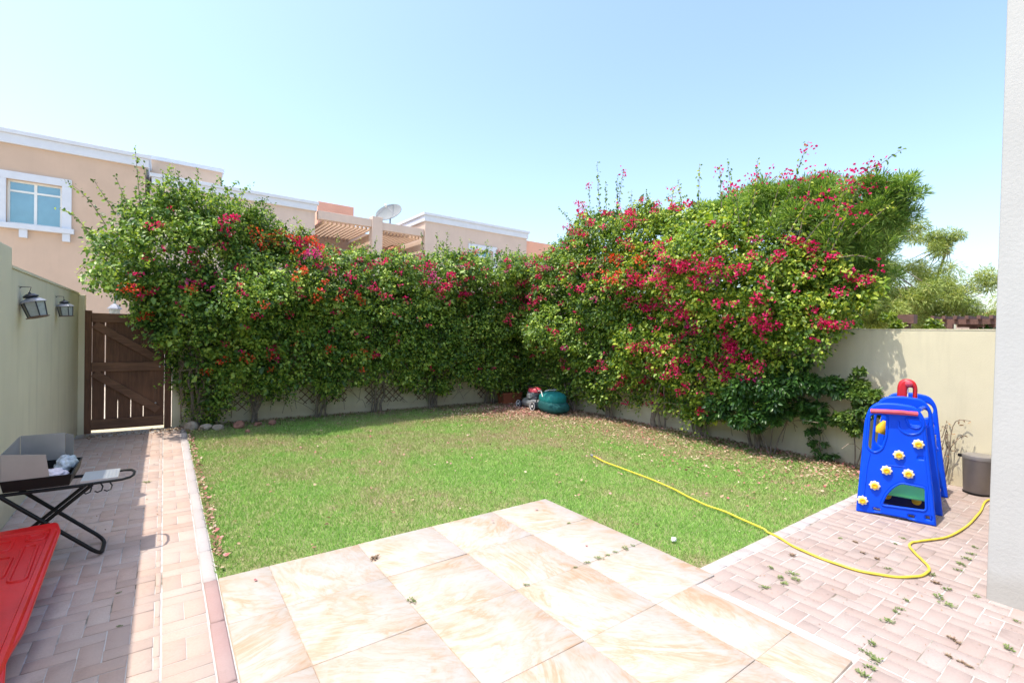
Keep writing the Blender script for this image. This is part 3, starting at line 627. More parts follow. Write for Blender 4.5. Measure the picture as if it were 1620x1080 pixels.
bloomB = [(-.75, .3, 1.65, 2.3, 7, .09, 0), (-.55, -.1, 1.75, 2.2, 4, .10, 2), (-.6, 1.2, 2.2, 3.4, 17, .09, 0), (.1, .8, 2.2, 2.5, 3, .08, 1), (1.1, 2.3, 2.9, 3.35, 16, .11, 2), (1.4, 2.6, 2.6, 3.3, 16, .10, 0), (1.9, 2.2, 2.9, 3.15, 3, .10, 1),
          (1.6, 2.2, 2.3, 2.7, 5, .1, 2), (.3, 3.2, .9, 2.3, 20, .085, 2), (.3, 3.4, 1.0, 2.6, 22, .08, 0), (2.5, 5.2, 2.2, 3.2, 46, .09, 0), (4.1, 5.0, 2.6, 3.1, 3, .12, 1), (5.0, 7.2, 1.9, 3.5, 52, .085, 0), (5.8, 7.1, 2.9, 3.5, 8, .08, 1), (3.4, 7, .8, 2.0, 16, .06, 0)]
hedge(pB, fb, (0, -1, 0), topB, botB, thB, -.82, 7.3, 1550, 78, None, (.042, .072), 11, bloomB)
# ---- hedge on the right wall
fr = lambda u, z, d: np.stack([RX - .05 - d, u, z], -1)
topR = interp([(2.15, 2.3), (2.5, 2.7), (2.9, 2.98), (3.6, 3.25), (4.2, 3.6), (4.8, 3.85), (5.4, 3.92), (6.2, 4.02), (7.0, 4.0), (7.5, 3.7), (8.3, 3.45), (9.5, 3.4)])
botR = interp([(1.95, 2.8), (2.3, 2.35), (2.55, 1.75), (2.9, 1.35), (3.3, 1.0), (4.0, .62), (4.6, .42), (5.8, .5), (7.2, .5), (8, .3), (9.5, .2)])
thR = interp([(1.9, .35), (2.4, .6), (3, .85), (4.5, .95), (6.5, .95), (8, .8), (9.5, .6)])
def sr(u, z0, u2, z2, d=.35, amp=0.): return (fr(np.array([u]), np.array([z0]), np.array([d]))[0], fr(np.array([u2]), np.array([z2]), np.array([d]))[0], amp)
pR = [
 dict(u=7.57, leaf=M_leafA, n=5, label='bougainvillea behind the lawn mower at the start of the right wall', shoots=[sr(7.3, 3.6, 8.0, 4.5, .3, .1), sr(7.6, 3.4, 7.9, 3.9)]),
 dict(u=6.5, leaf=M_leafA, n=6, label='bougainvillea just right of the mower with two tall bare whips against the sky', shoots=[sr(6.7, 3.9, 6.85, 5.2, .3), sr(6.3, 3.9, 6.15, 4.85, .3), sr(6.9, 3.9, 7.3, 4.5, .3), sr(6.25, 3.9, 6.25, 4.75, .35), sr(7.0, 3.9, 7.05, 4.8, .3), sr(6.5, 3.9, 6.55, 4.7)]),
 dict(u=5.38, leaf=M_leafB, n=6, label='yellow-green bougainvillea midway along the right wall with low crimson sprays', shoots=[sr(5.5, 3.8, 5.55, 4.3), sr(5.0, 3.8, 5.0, 4.25), sr(5.9, 3.9, 5.9, 4.4)]),
 dict(u=4.5, leaf=M_leafB, n=8, label='bright bougainvillea with the heaviest crimson blossom and leaning grey stems', shoots=[sr(4.5, 3.7, 4.5, 4.5), sr(4.1, 3.7, 4.15, 4.35), sr(4.8, 3.8, 4.9, 4.35)]),
 dict(u=3.55, leaf=M_leafB, n=5, label='lime-leaved bougainvillea spilling out at the near end of the right hedge', shoots=[sr(2.6, 3.4, 1.85, 3.95, .3, .05), sr(3.2, 3.5, 2.9, 4.35, .3), sr(3.6, 3.6, 3.55, 4.3), sr(2.3, 3.0, 1.95, 3.3), sr(2.4, 2.7, 2.0, 2.6, .5, .05), sr(3.9, 3.5, 4.05, 4.4, .3), sr(3.3, 3.2, 3.1, 3.95, .55), sr(2.9, 3.0, 2.75, 3.9, .5), sr(3.6, 3.3, 3.45, 4.05, .5), sr(2.6, 2.8, 2.35, 3.75, .45), sr(2.5, 2.8, 2.2, 3.6, .5), sr(3.0, 2.9, 2.6, 3.5, .7, .1), sr(3.6, 3.2, 3.7, 3.9, .7), sr(2.8, 2.9, 2.3, 3.3, .6, .1), sr(2.6, 2.8, 2.15, 3.85, .4)]),
]
bloomR = [(2.3, 3.4, 1.6, 2.8, 26, .09, 0), (3.0, 5.3, 1.0, 2.75, 120, .105, 0), (3.0, 5.5, 2.7, 3.4, 18, .07, 0), (5.3, 7.4, 2.4, 4.0, 60, .07, 0), (4.2, 6.8, 3.6, 4.1, 34, .07, 0), (5.3, 8.6, .9, 2.4, 42, .07, 0), (3.8, 6.2, .35, 1.0, 20, .08, 0),
          (3.0, 7.6, 1.0, 3.4, 14, .10, 1), (2.1, 3.2, 3.1, 3.5, 10, .1, 0), (4.4, 6.4, 2.6, 3.2, 14, .09, 2), (7.4, 9.2, 2.2, 3.5, 26, .08, 0)]
hedge(pR, fr, (-1, 0, 0), topR, botR, thR, 2.15, 9.4, 1550, 80, None, (.040, .068), 23, bloomR)

def blob_leaves(r, blobs, Lr, wr, n_per, mode='droop', flat=.8):
    Ps, Ds, Ns, Ls = [], [], [], []
    for (cx, cy, cz, rad, k) in blobs:
        k = int(k * n_per); off = unit(r.normal(0, 1, (k, 3))) * (r.uniform(.05, 1, k) ** .45)[:, None] * rad * np.array([1, 1, flat])
        Ps.append(np.array([cx, cy, cz]) + off)
        if mode == 'whorl': Ds.append(unit(off * 2 / rad + np.array([0, 0, .6]) + r.normal(0, .45, (k, 3)))); Ns.append(unit(np.array([0, 0, 1.]) + r.normal(0, .6, (k, 3))))
        elif mode == 'frond': Ds.append(unit(off * 1.2 / rad + np.array([0, 0, -.35]) + r.normal(0, .5, (k, 3)))); Ns.append(unit(np.array([0, 0, 1.]) + r.normal(0, .7, (k, 3))))
        else: Ds.append(unit(off * .8 / rad + np.array([0, 0, -.6]) + r.normal(0, .5, (k, 3)))); Ns.append(unit(off / rad * .6 + np.array([0, 0, .8]) + r.normal(0, .5, (k, 3))))
        Ls.append(r.uniform(Lr[0], Lr[1], k))
    P, D, N, Ln = map(np.concatenate, (Ps, Ds, Ns, Ls)); return P, D, N, Ln
def tree(name, base, limbs, blobs, Lr, wr, n_per, mat, label, cat_, seed, mode='droop', sub=5, bark=M_bark, group=None, r0=.06):
    r = np.random.default_rng(seed); t = empty(name, base, label, cat_, group); B = np.array(base)
    fine = []
    for (x, y, z, rad, k) in blobs:                   # break each mass into smaller clumps with gaps between
        for _ in range(sub):
            o = unit(r.normal(0, 1, 3)) * rad * r.uniform(.3, 1.0); fine.append((x + o[0], y + o[1], z + o[2] * .8, rad * r.uniform(.28, .5), k / sub))
    P, D, N, Ln = blob_leaves(r, fine, Lr, wr, n_per, mode); V, F = leaves(P, D, N, Ln, Ln * wr, .15, .12 if mode != 'droop' else .05); np_mesh('crown', V, F, mat, t)
    mb = MB()
    for pts in limbs:
        pts = [Vector(p) for p in pts]; dense = []
        for a, b in zip(pts, pts[1:]):
            for j in range(4): dense.append(a.lerp(b, j / 4) + Vector(r.normal(0, .012 * (a - b).length + .002, 3)))
        dense.append(pts[-1]); n = len(dense); rr = r0 * (1 if pts[0].z < .3 else .6); mb.tube(dense, [rr * (1 - .75 * j / n) for j in range(n)], 7)
    tips = [Vector(p[-1]) for p in limbs]
    for i, (x, y, z, rad, k) in enumerate(fine):
        a = min(tips, key=lambda q: (q - Vector((x, y, z))).length); b = Vector((x, y, z)); m_ = a.lerp(b, .5) + Vector(r.normal(0, .05, 3)); mb.tube([a, m_, b], [r0 * .2, r0 * .13, r0 * .06], 4)
    mb.build('trunk', bark, t, smooth=True, abs_=True); return t
# oleander behind and over the right wall
tree('oleander', (7.95, 3.3, -.04), [[(7.95, 3.3, -.04), (7.9, 3.2, 1.2), (7.8, 2.9, 2.5), (7.6, 2.6, 3.0)], [(7.98, 3.32, -.04), (8.0, 3.6, 1.5), (7.9, 3.9, 2.8), (7.8, 4.1, 3.4)], [(7.9, 3.25, -.04), (8.1, 2.9, 1.6), (8.1, 2.7, 2.9)]],
     [(7.5, 2.55, 3.35, .5, 1.3), (7.55, 3.0, 3.65, .45, 1.3), (7.55, 3.4, 3.75, .42, 1.2), (7.6, 3.9, 3.8, .42, 1.2), (7.75, 2.4, 3.0, .36, 1.0), (7.9, 4.4, 3.85, .4, .9), (7.9, 3.0, 3.3, .5, 1.1), (7.6, 2.1, 3.35, .35, .8), (7.4, 2.75, 2.85, .45, 1.2), (7.5, 2.35, 3.65, .32, .7), (7.8, 2.35, 2.6, .35, .6), (7.3, 3.2, 3.3, .4, 1.0), (7.35, 2.4, 2.95, .35, .7), (7.55, 1.95, 3.55, .25, .35), (7.4, 3.7, 3.55, .35, .8), (7.5, 2.75, 3.7, .35, .8), (7.6, 4.6, 3.7, .35, .7)],
     (.06, .105), .14, 5200, M_leafO, 'bushy narrow-leaved oleander topping the near end of the right hedge', 'shrub', 5, 'whorl', 16, r0=.03)
# feathery trees beyond the right wall
ft = 'feathery trees beyond the right wall'
tree('feathery_tree', (12.6, 4.9, -.04), [[(12.6, 4.9, -.04), (12.6, 4.8, 1.6), (12.3, 4.6, 2.6)], [(12.6, 4.85, 1.4), (13.0, 4.2, 2.6), (13.2, 3.9, 3.6)], [(12.6, 4.9, 1.2), (12.4, 5.4, 2.4), (12.6, 5.6, 3.4)]],
     [(12.3, 4.5, 2.5, .8, 1.5), (12.6, 4.0, 2.9, .8, 1.4), (12.8, 3.9, 3.8, .6, 1.0), (12.5, 5.2, 3.2, .9, 1.5), (13.3, 3.6, 4.35, .55, .55), (12.7, 4.7, 2.0, .9, 1.2), (12.3, 5.3, 2.4, .8, 1), (13.0, 3.3, 2.6, .6, .7), (11.6, 4.2, 2.3, .5, .9), (11.5, 3.7, 2.55, .45, .8), (11.7, 4.7, 2.8, .5, .8), (11.8, 3.4, 2.2, .4, .6), (12.2, 3.7, 3.3, .5, .7)],
     (.07, .14), .13, 9000, M_leafF, 'larger olive-green feathery tree just right of the oleander', 'tree', 31, 'frond', 16, group=ft, r0=.08)
tree('feathery_tree', (14.6, 3.5, -.04), [[(14.6, 3.5, -.04), (14.6, 3.4, 1.8), (14.3, 3.1, 3.0), (14.4, 2.9, 3.9)], [(14.6, 3.4, 1.6), (14.4, 2.8, 2.6)]],
     [(14.3, 3.1, 4.05, .45, .55), (14.2, 3.3, 3.3, .55, .5), (14.0, 2.7, 2.9, .6, .65), (14.2, 3.6, 2.5, .7, .9), (14.0, 2.4, 2.4, .5, .5), (13.9, 3.1, 2.2, .5, .7), (14.1, 2.2, 3.05, .35, .2)],
     (.06, .11), .14, 7500, M_leafF, 'smaller airy tree with sky showing through, left of the terracotta roof', 'tree', 37, 'frond', 12, group=ft, r0=.06)
tree('feathery_tree', (16.0, 1.9, -.04), [[(16.0, 1.9, -.04), (16, 1.9, 2), (16, 1.8, 3.3)]], [(16.0, 1.9, 3.2, .5, .25), (16.0, 1.9, 2.6, .5, .3)], (.08, .14), .14, 3000, M_leafF, 'sparse treetop half hidden by the white house corner', 'tree', 38, 'frond', 6, group=ft, r0=.05)
M_leafY = leafmat('lime_vine_leaf', [(.08, .15, .02), (.18, .27, .03), (.30, .38, .05)], .3)
tree('vine_shrub', (10.6, 2.4, -.04), [[(10.6, 2.4, -.04), (10.6, 2.4, 1.5)]], [(10.6, 2.45, 1.75, .22, .6), (10.8, 2.3, 1.9, .2, .5), (10.3, 2.75, 2.0, .22, .3)], (.05, .08), .6, 1800, M_leafY, 'lime-green climbing vine beside the dark pergola post', 'plant', 41, 'droop', 5, r0=.02)
tree('dark_shrub', (14.2, 2.2, -.04), [[(14.2, 2.2, -.04), (14.2, 2.2, 1.5)]], [(14.2, 2.3, 1.7, .5, 1), (14.3, 1.7, 1.6, .6, 1), (14.4, 1.0, 1.7, .6, 1)], (.06, .1), .5, 1800, M_leafC, 'dark green shrub seen beneath the pergola beams', 'plant', 42, 'droop', 6, r0=.03)
# citrus and small plants by the right wall
tree('citrus_tree', (7.10, 3.28, 0), [[(7.10, 3.28, 0), (7.08, 3.26, .5), (6.98, 3.2, 1.0)], [(7.12, 3.25, 0), (7.15, 3.1, .5), (7.05, 2.85, 1.0)], [(7.08, 3.30, 0), (7.0, 3.5, .6), (6.9, 3.7, .95)]],
     [(6.85, 3.3, .95, .33, 1), (6.8, 3.7, .78, .30, .9), (6.9, 2.95, 1.12, .30, 1), (7.0, 2.68, 1.10, .24, .7), (7.1, 2.45, 1.02, .16, .35), (6.9, 3.1, .66, .26, .8), (7.05, 2.78, .72, .20, .5), (6.8, 3.95, .60, .22, .5), (6.95, 2.85, 1.33, .15, .25), (6.85, 3.5, .55, .24, .6), (7.0, 3.1, .95, .25, .7)],
     (.06, .10), .45, 1900, M_leafC, 'dark glossy-leaved small tree with low crown between hedge and blue playset', 'tree', 51, 'droop', 7, r0=.012)
tree('young_citrus', (7.22, 2.30, 0), [[(7.22, 2.30, 0), (7.18, 2.28, .6), (7.1, 2.25, 1.15)], [(7.24, 2.27, 0), (7.22, 2.16, .6), (7.12, 2.1, .9)]],
     [(7.10, 2.26, 1.12, .13, .5), (7.06, 2.20, .96, .17, .8), (7.08, 2.12, .82, .18, .8), (7.06, 2.28, .68, .16, .6), (7.02, 2.02, .94, .14, .4), (7.08, 2.5, .60, .10, .25), (7.08, 2.24, 1.27, .07, .18), (7.05, 2.2, .55, .12, .3)],
     (.045, .075), .45, 1500, M_leafM, 'slender young tree with thin bare stems just left of the blue playset', 'tree', 52, 'droop', 5, r0=.009)
tree('wall_creeper', (7.30, 2.72, 0), [[(7.30, 2.72, 0), (7.3, 2.72, .3), (7.27, 2.78, .55)]], [(7.27, 2.74, .18, .12, .3), (7.26, 2.8, .42, .10, .3), (7.25, 2.85, .58, .09, .2), (7.28, 2.62, .08, .10, .2)], (.04, .06), .5, 700, M_leafC, 'low leafy creeper at the wall foot between the two small trees', 'plant', 53, 'droop', 4, r0=.008)
# little flowering sprig over the tall left wall
tree('bougainvillea', (-1.75, 6.4, -.04), [[(-1.75, 6.4, -.04), (-1.6, 6.2, 1.9), (-1.4, 6.0, 2.2)]], [(-1.50, 6.25, 2.18, .10, .3), (-1.55, 6.45, 2.14, .12, .3)], (.04, .07), .6, 300, M_leafA, 'sprig of leaves showing over the tall left wall', 'flowering shrub', 54, 'droop', 3, r0=.02)

# dead climber by the bin
r = np.random.default_rng(61); t = empty('dead_climber', (7.32, 1.45, 0), 'dried brown climber stems against the wall beside the grey bin', 'plant'); mb = MB(); PP = []
for s in range(5):
    y0 = 1.45 + r.normal(0, .03); ye = 1.45 - r.uniform(-.02, .22); zt = r.uniform(.45, .78); pts = []
    for q in np.linspace(0, 1, 10):
        pts.append((7.34 + r.normal(0, .012), y0 + (ye - y0) * q + .03 * math.sin(6 * q + s), zt * math.sin(min(q * 1.25, 1) * 1.57) - (.18 * max(0, q - .75) * 4 if s % 2 else 0)))
    mb.tube(pts, .005, 5); PP += [p for p in pts[3:] for _ in range(1)]
mb.build('stems', M_twig, t, abs_=True); PP = np.array(PP) + r.normal(0, .02, (len(PP), 3)); V, F = leaves(PP, unit(r.normal(0, 1, PP.shape) + [0, 0, -.8]), unit(r.normal(0, 1, PP.shape)), r.uniform(.03, .06, len(PP)), .015); np_mesh('dry_leaves', V, F, M_leafdry, t)

# ================================================================= TRELLISES, ROCKS, PLANTER
tl = ['diamond trellis low behind the thick fan of stems nearest the gate', 'diamond trellis behind the second shrub along the back wall', 'diamond trellis on bare wall around the straight post-like trunk', 'diamond trellis left of the twiggy dense-based shrub', 'tall narrow diamond trellis near the back corner']
for (x0, x1, z0, z1), lb in zip([(.75, 1.2, .2, .62), (2.05, 2.95, .25, .60), (3.3, 4.15, .18, .72), (4.4, 4.75, .18, .70), (6.0, 6.35, .12, 1.2)], tl):
    t = empty('wall_trellis', ((x0 + x1) / 2, BY - .02, z0), lb, 'trellis', 'brown diamond trellises on the back wall'); m = MB(); st = .145
    for sgn, yy in ((1, BY - .012), (-1, BY - .024)):
        q = x0 - (z1 - z0)
        while q < x1 + (z1 - z0):
            # clip 45-degree lath to the panel
            a = []; 
            for s_ in np.linspace(0, 1, 41):
                xx = q + (z1 - z0) * s_; zz = z0 + (z1 - z0) * (s_ if sgn > 0 else 1 - s_)
                if x0 <= xx <= x1: a.append((xx, zz))
            if len(a) > 3:
                (xa, za), (xb, zb) = a[0], a[-1]; Ls = math.hypot(xb - xa, zb - za); m.box(((xa + xb) / 2, yy, (za + zb) / 2), (Ls, .008, .013), Matrix.Rotation(-math.atan2(zb - za, xb - xa), 3, 'Y'))
            q += st
    m.build('laths', M_trellis, t, abs_=True)
def rock(x, y, s, mat, label, seed, sc=(1, .8, .65)):
    r = random.Random(seed); bm = bmesh.new(); bmesh.ops.create_icosphere(bm, subdivisions=3, radius=s)
    ds = [(Vector((r.gauss(0, 1), r.gauss(0, 1), r.gauss(0, 1))).normalized(), r.uniform(.55, .95)) for _ in range(9)]
    for v_ in bm.verts:
        for d, h in ds:
            k_ = v_.co.dot(d) - s * h
            if k_ > 0: v_.co -= d * k_
        v_.co += Vector((r.gauss(0, 1), r.gauss(0, 1), r.gauss(0, 1))) * s * .012; v_.co.x *= sc[0]; v_.co.y *= sc[1]; v_.co.z *= sc[2]
    me = bpy.data.meshes.new('rock'); bm.to_mesh(me); bm.free(); o = link('rock', me, mat); o.location = (x, y, s * sc[2] * .55); o.rotation_euler = (0, 0, r.uniform(0, 6)); tag(o, label, 'rock', 'rocks edging the bed by the gate')
rock(.36, 9.20, .11, M_rock, 'pale rounded rock nearest the gate at the path end', 1, (1, .9, .8)); rock(.56, 9.03, .10, M_rock, 'flat buff rock beside the pale rounded one by the path end', 2)
rock(.72, 8.98, .09, M_rock, 'small buff rock third from the gate', 3); rock(1.02, 8.96, .12, M_rockred, 'largest reddish rock below the fan of stems', 4)
rock(1.30, 9.02, .08, M_rockred, 'small reddish rock right of the largest reddish one', 5); rock(1.52, 9.0, .085, M_rockred, 'reddish rock farthest from the gate', 6); rock(1.08, 8.50, .05, M_rockred, 'little lone reddish rock out on the shaded grass', 7)
t = empty('planter_box', (6.68, 9.15, 0), 'rectangular terracotta planter in the shaded corner behind the mower', 'planter')
m = MB(); m.add([(-.25, -.11, 0), (.25, -.11, 0), (.25, .11, 0), (-.25, .11, 0), (-.28, -.13, .27), (.28, -.13, .27), (.28, .13, .27), (-.28, .13, .27), (-.25, -.10, .27), (.25, -.10, .27), (.25, .10, .27), (-.25, .10, .27), (-.25, -.10, .22), (.25, -.10, .22), (.25, .10, .22), (-.25, .10, .22)],
    [(3, 2, 1, 0), (0, 1, 5, 4), (1, 2, 6, 5), (2, 3, 7, 6), (3, 0, 4, 7), (4, 5, 9, 8), (5, 6, 10, 9), (6, 7, 11, 10), (7, 4, 8, 11), (8, 9, 13, 12), (9, 10, 14, 13), (10, 11, 15, 14), (11, 8, 12, 15), (12, 13, 14, 15)])
m.build('box', M_pot, t, bevel=.006); MB().span((-.285, -.137, .225), (.285, -.128, .262)).span((-.289, -.127, .225), (-.28, .13, .262)).build('rim', M_pot, t, bevel=.003)

# ================================================================= LAWN MOWER
t = empty('lawn_mower', (6.72, 8.2, 0), 'petrol lawn mower with red engine, white wheels and teal grass bag in the corner', 'lawn mower', rz=R(-5))
# local: +y forward, wheels at y=+.30 (front) / -.27 (rear)
m = MB(); prof = [(-.21, .07), (-.23, .14), (-.20, .20), (-.12, .225), (.12, .225), (.20, .20), (.23, .14), (.21, .07)]
rings = []
for yy, s_ in ((-.30, .96), (-.26, 1), (.16, 1), (.28, .88), (.36, .62), (.39, .4)):
    rings.append([(x * s_, yy, z if z < .1 else .07 + (z - .07) * (1 if yy < .3 else .8)) for x, z in prof])
vs_ = [p for rg in rings for p in rg]; n = len(prof); fs = [(i * n + j, i * n + j + 1, (i + 1) * n + j + 1, (i + 1) * n + j) for i in range(5) for j in range(n - 1)] + [tuple(range(n - 1, -1, -1)), tuple(range(5 * n, 6 * n))]
fs += [(i * n + n - 1, i * n, (i + 1) * n, (i + 1) * n + n - 1) for i in range(5)]
m.add(vs_, fs); m.build('deck', M_alu, t, bevel=.008)
for x in (-.26, .26):
    for yy, rad in ((.30, .095), (-.27, .11)):
        rt = Matrix.Rotation(R(90), 3, 'Y'); wv = MB().lathe([(rad * .72, -.024), (rad * .93, -.025), (rad, -.012), (rad, .012), (rad * .93, .025), (rad * .72, .024)], (x, yy, rad), 28, rt).build('wheel', M_greydark, t, smooth=True)
        MB().lathe([(.015, -.031), (rad * .25, -.031), (rad * .3, -.02), (rad * .70, -.024), (rad * .86, -.029), (rad * .86, .029), (rad * .70, .024), (rad * .3, .02), (rad * .25, .031), (.015, .031)], (x, yy, rad), 20, rt).build('rim', M_white, wv, smooth=True)
MB().lathe([(.14, .225), (.145, .25), (.12, .28), (.12, .31)], (0, .02, 0), 24).build('engine_base', M_greydark, t, smooth=True)
MB().box((-.02, .05, .33), (.24, .24, .10)).build('engine_block', M_grey, t, bevel=.02, seg=3)
MB().box((-.17, .02, .30), (.09, .11, .10)).build('muffler', M_alu, t, bevel=.018, seg=3)
MB().lathe([(.145, .375), (.15, .40), (.14, .44), (.10, .47), (.04, .48), (.02, .48)], (0, .05, 0), 24, sc=(1, 1.15)).build('engine_cover', M_redpale, t, smooth=True)
MB().lathe([(.03, 0), (.03, .025)], (.09, -.10, .40), 12).build('fuel_cap', M_greydark, t)
# folded handle lying over the engine
for x in (-.21, .21):
    MB().tube([(x, -.28, .15), (x, -.42, .40), (x, -.30, .50), (x * .95, .02, .50)], .011, 8).build('handle_bar', M_black, t, smooth=True)
MB().tube([(-.2, .02, .50), (-.15, .12, .51), (.15, .12, .51), (.2, .02, .50)], .012, 8).build('handle_grip', M_black, t, smooth=True)
# bag: bulging box
def puff(c, d, n=10, e=2.6, f=lambda p: p):
    m = MB(); bm = bmesh.new(); bmesh.ops.create_icosphere(bm, subdivisions=4, radius=1)
    for v_ in bm.verts:
        p = v_.co; q = (abs(p.x) ** e + abs(p.y) ** e + abs(p.z) ** e) ** (-1 / e); p = p * q; v_.co = Vector(f(Vector((p.x * d[0] + c[0], p.y * d[1] + c[1], p.z * d[2] + c[2]))))
    m.add([v_.co[:] for v_ in bm.verts], [tuple(q.index for q in fc.verts) for fc in bm.faces]); bm.free(); return m
def bagf(p):
    t_ = (p.y + .98) / .7; p.z = .03 + (p.z - .03) * (.72 + .28 * math.sin(min(max(t_, 0), 1) * 2.4)); p.z += .008 * math.sin(p.x * 40) * math.sin(p.y * 30); return p
puff((0, -.66, .17), (.27, .345, .155), e=3, f=bagf).build('grass_bag', M_teald, t, smooth=True)
puff((0, -.62, .31), (.255, .30, .15), e=2.6, f=lambda p: Vector((p.x, p.y, max(p.z, .215) if p.z < .25 else p.z))).build('bag_cover', M_teal, t, smooth=True)
MB().tube([(-.20, -.36, .45), (-.22, -.50, .47), (-.262, -.62, .36)], .009, 8).build('bag_frame', M_white, t, smooth=True)
MB().tube([(-.12, -.5, .455), (-.1, -.6, .49), (.1, -.6, .49), (.12, -.5, .455)], .01, 6).build('bag_handle', M_white, t, smooth=True)

# ================================================================= BARBECUE
t = empty('barbecue', (-.60, 4.55, 0), 'folding black barbecue with steel wind shield and side shelf against the left wall', 'barbecue')
def bb(mb, name, mat, smooth=False, bevel=0): return mb.build(name, mat, t, smooth=smooth, bevel=bevel, abs_=True)
def ush(a, b, y0, y1, rr=.07):
    """U-shaped tube: from a (top) to b (foot) at y0, across, back up at y1"""
    a = Vector((a[0], y0, a[1])); b = Vector((b[0], y0, b[1])); d = (b - a).normalized(); P = [a, b - d * rr]
    for q in (30, 60): P.append(b - d * rr * (1 - math.sin(R(q))) + Vector((0, rr * (1 - math.cos(R(q))), 0)))
    P.append(b + Vector((0, rr, 0))); Q = [Vector((p.x, y1 - (p.y - y0), p.z)) for p in reversed(P)]; return P + Q
bb(MB().tube(ush((-.85, .520), (-.345, .012), 4.40, 4.70), .0125, 10), 'leg_frame', M_black, True)
bb(MB().tube(ush((-.40, .510), (-.95, .012), 4.44, 4.66), .0125, 10), 'leg_frame', M_black, True)
for yy in (4.41, 4.69): bb(MB().tube([(-.86, yy, .520), (-.44, yy, .520)], .012, 8), 'top_rail', M_black, True)
# tray with a real inside
x0, x1, y0, y1 = -.845, -.50, 4.38, 4.92; zb, zt = .538, .615
m = MB(); a = .014
m.add([(x0 + a, y0 + a, zb), (x1 - a, y0 + a, zb), (x1 - a, y1 - a, zb), (x0 + a, y1 - a, zb), (x0, y0, zt), (x1, y0, zt), (x1, y1, zt), (x0, y1, zt), (x0 + .008, y0 + .008, zt), (x1 - .008, y0 + .008, zt), (x1 - .008, y1 - .008, zt), (x0 + .008, y1 - .008, zt), (x0 + a, y0 + a, zb + .006), (x1 - a, y0 + a, zb + .006), (x1 - a, y1 - a, zb + .006), (x0 + a, y1 - a, zb + .006)],
    [(3, 2, 1, 0), (0, 1, 5, 4), (1, 2, 6, 5), (2, 3, 7, 6), (3, 0, 4, 7), (4, 5, 9, 8), (5, 6, 10, 9), (6, 7, 11, 10), (7, 4, 8, 11), (8, 9, 13, 12), (9, 10, 14, 13), (10, 11, 15, 14), (11, 8, 12, 15), (12, 13, 14, 15)])
bb(m, 'charcoal_tray', M_blackpan)
def pan(pts, th=.002): # thin steel panel from 4 points
    p = [Vector(q) for q in pts]; nrm = (p[1] - p[0]).cross(p[3] - p[0]).normalized() * th; return [*p, *[q + nrm for q in p]], [(0, 1, 2, 3), (7, 6, 5, 4), (0, 4, 5, 1), (1, 5, 6, 2), (2, 6, 7, 3), (3, 7, 4, 0)]
bb(MB().add(*pan([(-.84, 4.386, .60), (-.61, 4.386, .603), (-.63, 4.386, .765), (-.84, 4.386, .79)])), 'wind_shield', M_steel)
bb(MB().add(*pan([(-.842, 4.386, .60), (-.842, 4.386, .785), (-.842, 4.91, .815), (-.842, 4.91, .60)])), 'wind_shield', M_steel)
bb(MB().add(*pan([(-.84, 4.912, .60), (-.84, 4.912, .815), (-.60, 4.912, .815), (-.60, 4.912, .60)])), 'wind_shield', M_steel)
bb(MB().add(*pan([(-.598, 4.912, .60), (-.598, 4.912, .81), (-.548, 4.88, .80), (-.548, 4.88, .60)])), 'wind_shield', M_steel)
# side shelf loop
bb(MB().tube([(-.47, 4.41, .522), (-.235, 4.41, .528), (-.19, 4.44, .53), (-.172, 4.50, .53), (-.172, 4.60, .53), (-.19, 4.66, .53), (-.235, 4.69, .528), (-.47, 4.69, .522)], .009, 10), 'shelf_loop', M_black, True)
m = MB(); m.box((-.36, 4.55, .547), (.20, .265, .003)); m.span((-.461, 4.416, .528), (-.26, 4.419, .549)); m.span((-.262, 4.42, .535), (-.259, 4.68, .549))
for i in range(9): m.box((-.44 + i * .02, 4.55, .5495), (.006, .20, .003))
bb(m, 'side_shelf', M_alu)
for x, yy in ((-.41, 4.40), (-.35, 4.40), (-.30, 4.40)): bb(MB().tube([(x, yy, .52), (x + .012, yy - .012, .50), (x + .006, yy - .03, .478), (x - .014, yy - .04, .472), (x - .03, yy - .035, .48)], .005, 6), 'utensil_hook', M_black, True)
# things lying in the tray
def crumple(name, c, d, mat, label, cat_, seed):
    r = random.Random(seed); bm = bmesh.new(); bmesh.ops.create_icosphere(bm, subdivisions=4, radius=1); from mathutils import noise as mn
    for v_ in bm.verts:
        k_ = 1 + .28 * mn.noise(v_.co * 2.3 + Vector((seed, 0, 0))) + .12 * mn.noise(v_.co * 6 + Vector((0, seed, 0))); v_.co *= k_; v_.co.x *= d[0]; v_.co.y *= d[1]; v_.co.z *= d[2]; v_.co.z = max(v_.co.z, -d[2] * .5)
    me = bpy.data.meshes.new(name); bm.to_mesh(me); bm.free(); o = link(name, me, mat, smooth=True); o.location = c; tag(o, label, cat_); return o
crumple('plastic_bag', (-.575, 4.76, .607), (.06, .13, .06), M_bag, 'crumpled clear plastic bag lying in the barbecue tray', 'bag', 3)
crumple('paper_packet', (-.625, 4.58, .583), (.08, .09, .035), M_paper, 'white and pink printed packet lying in the barbecue tray', 'packet', 8)

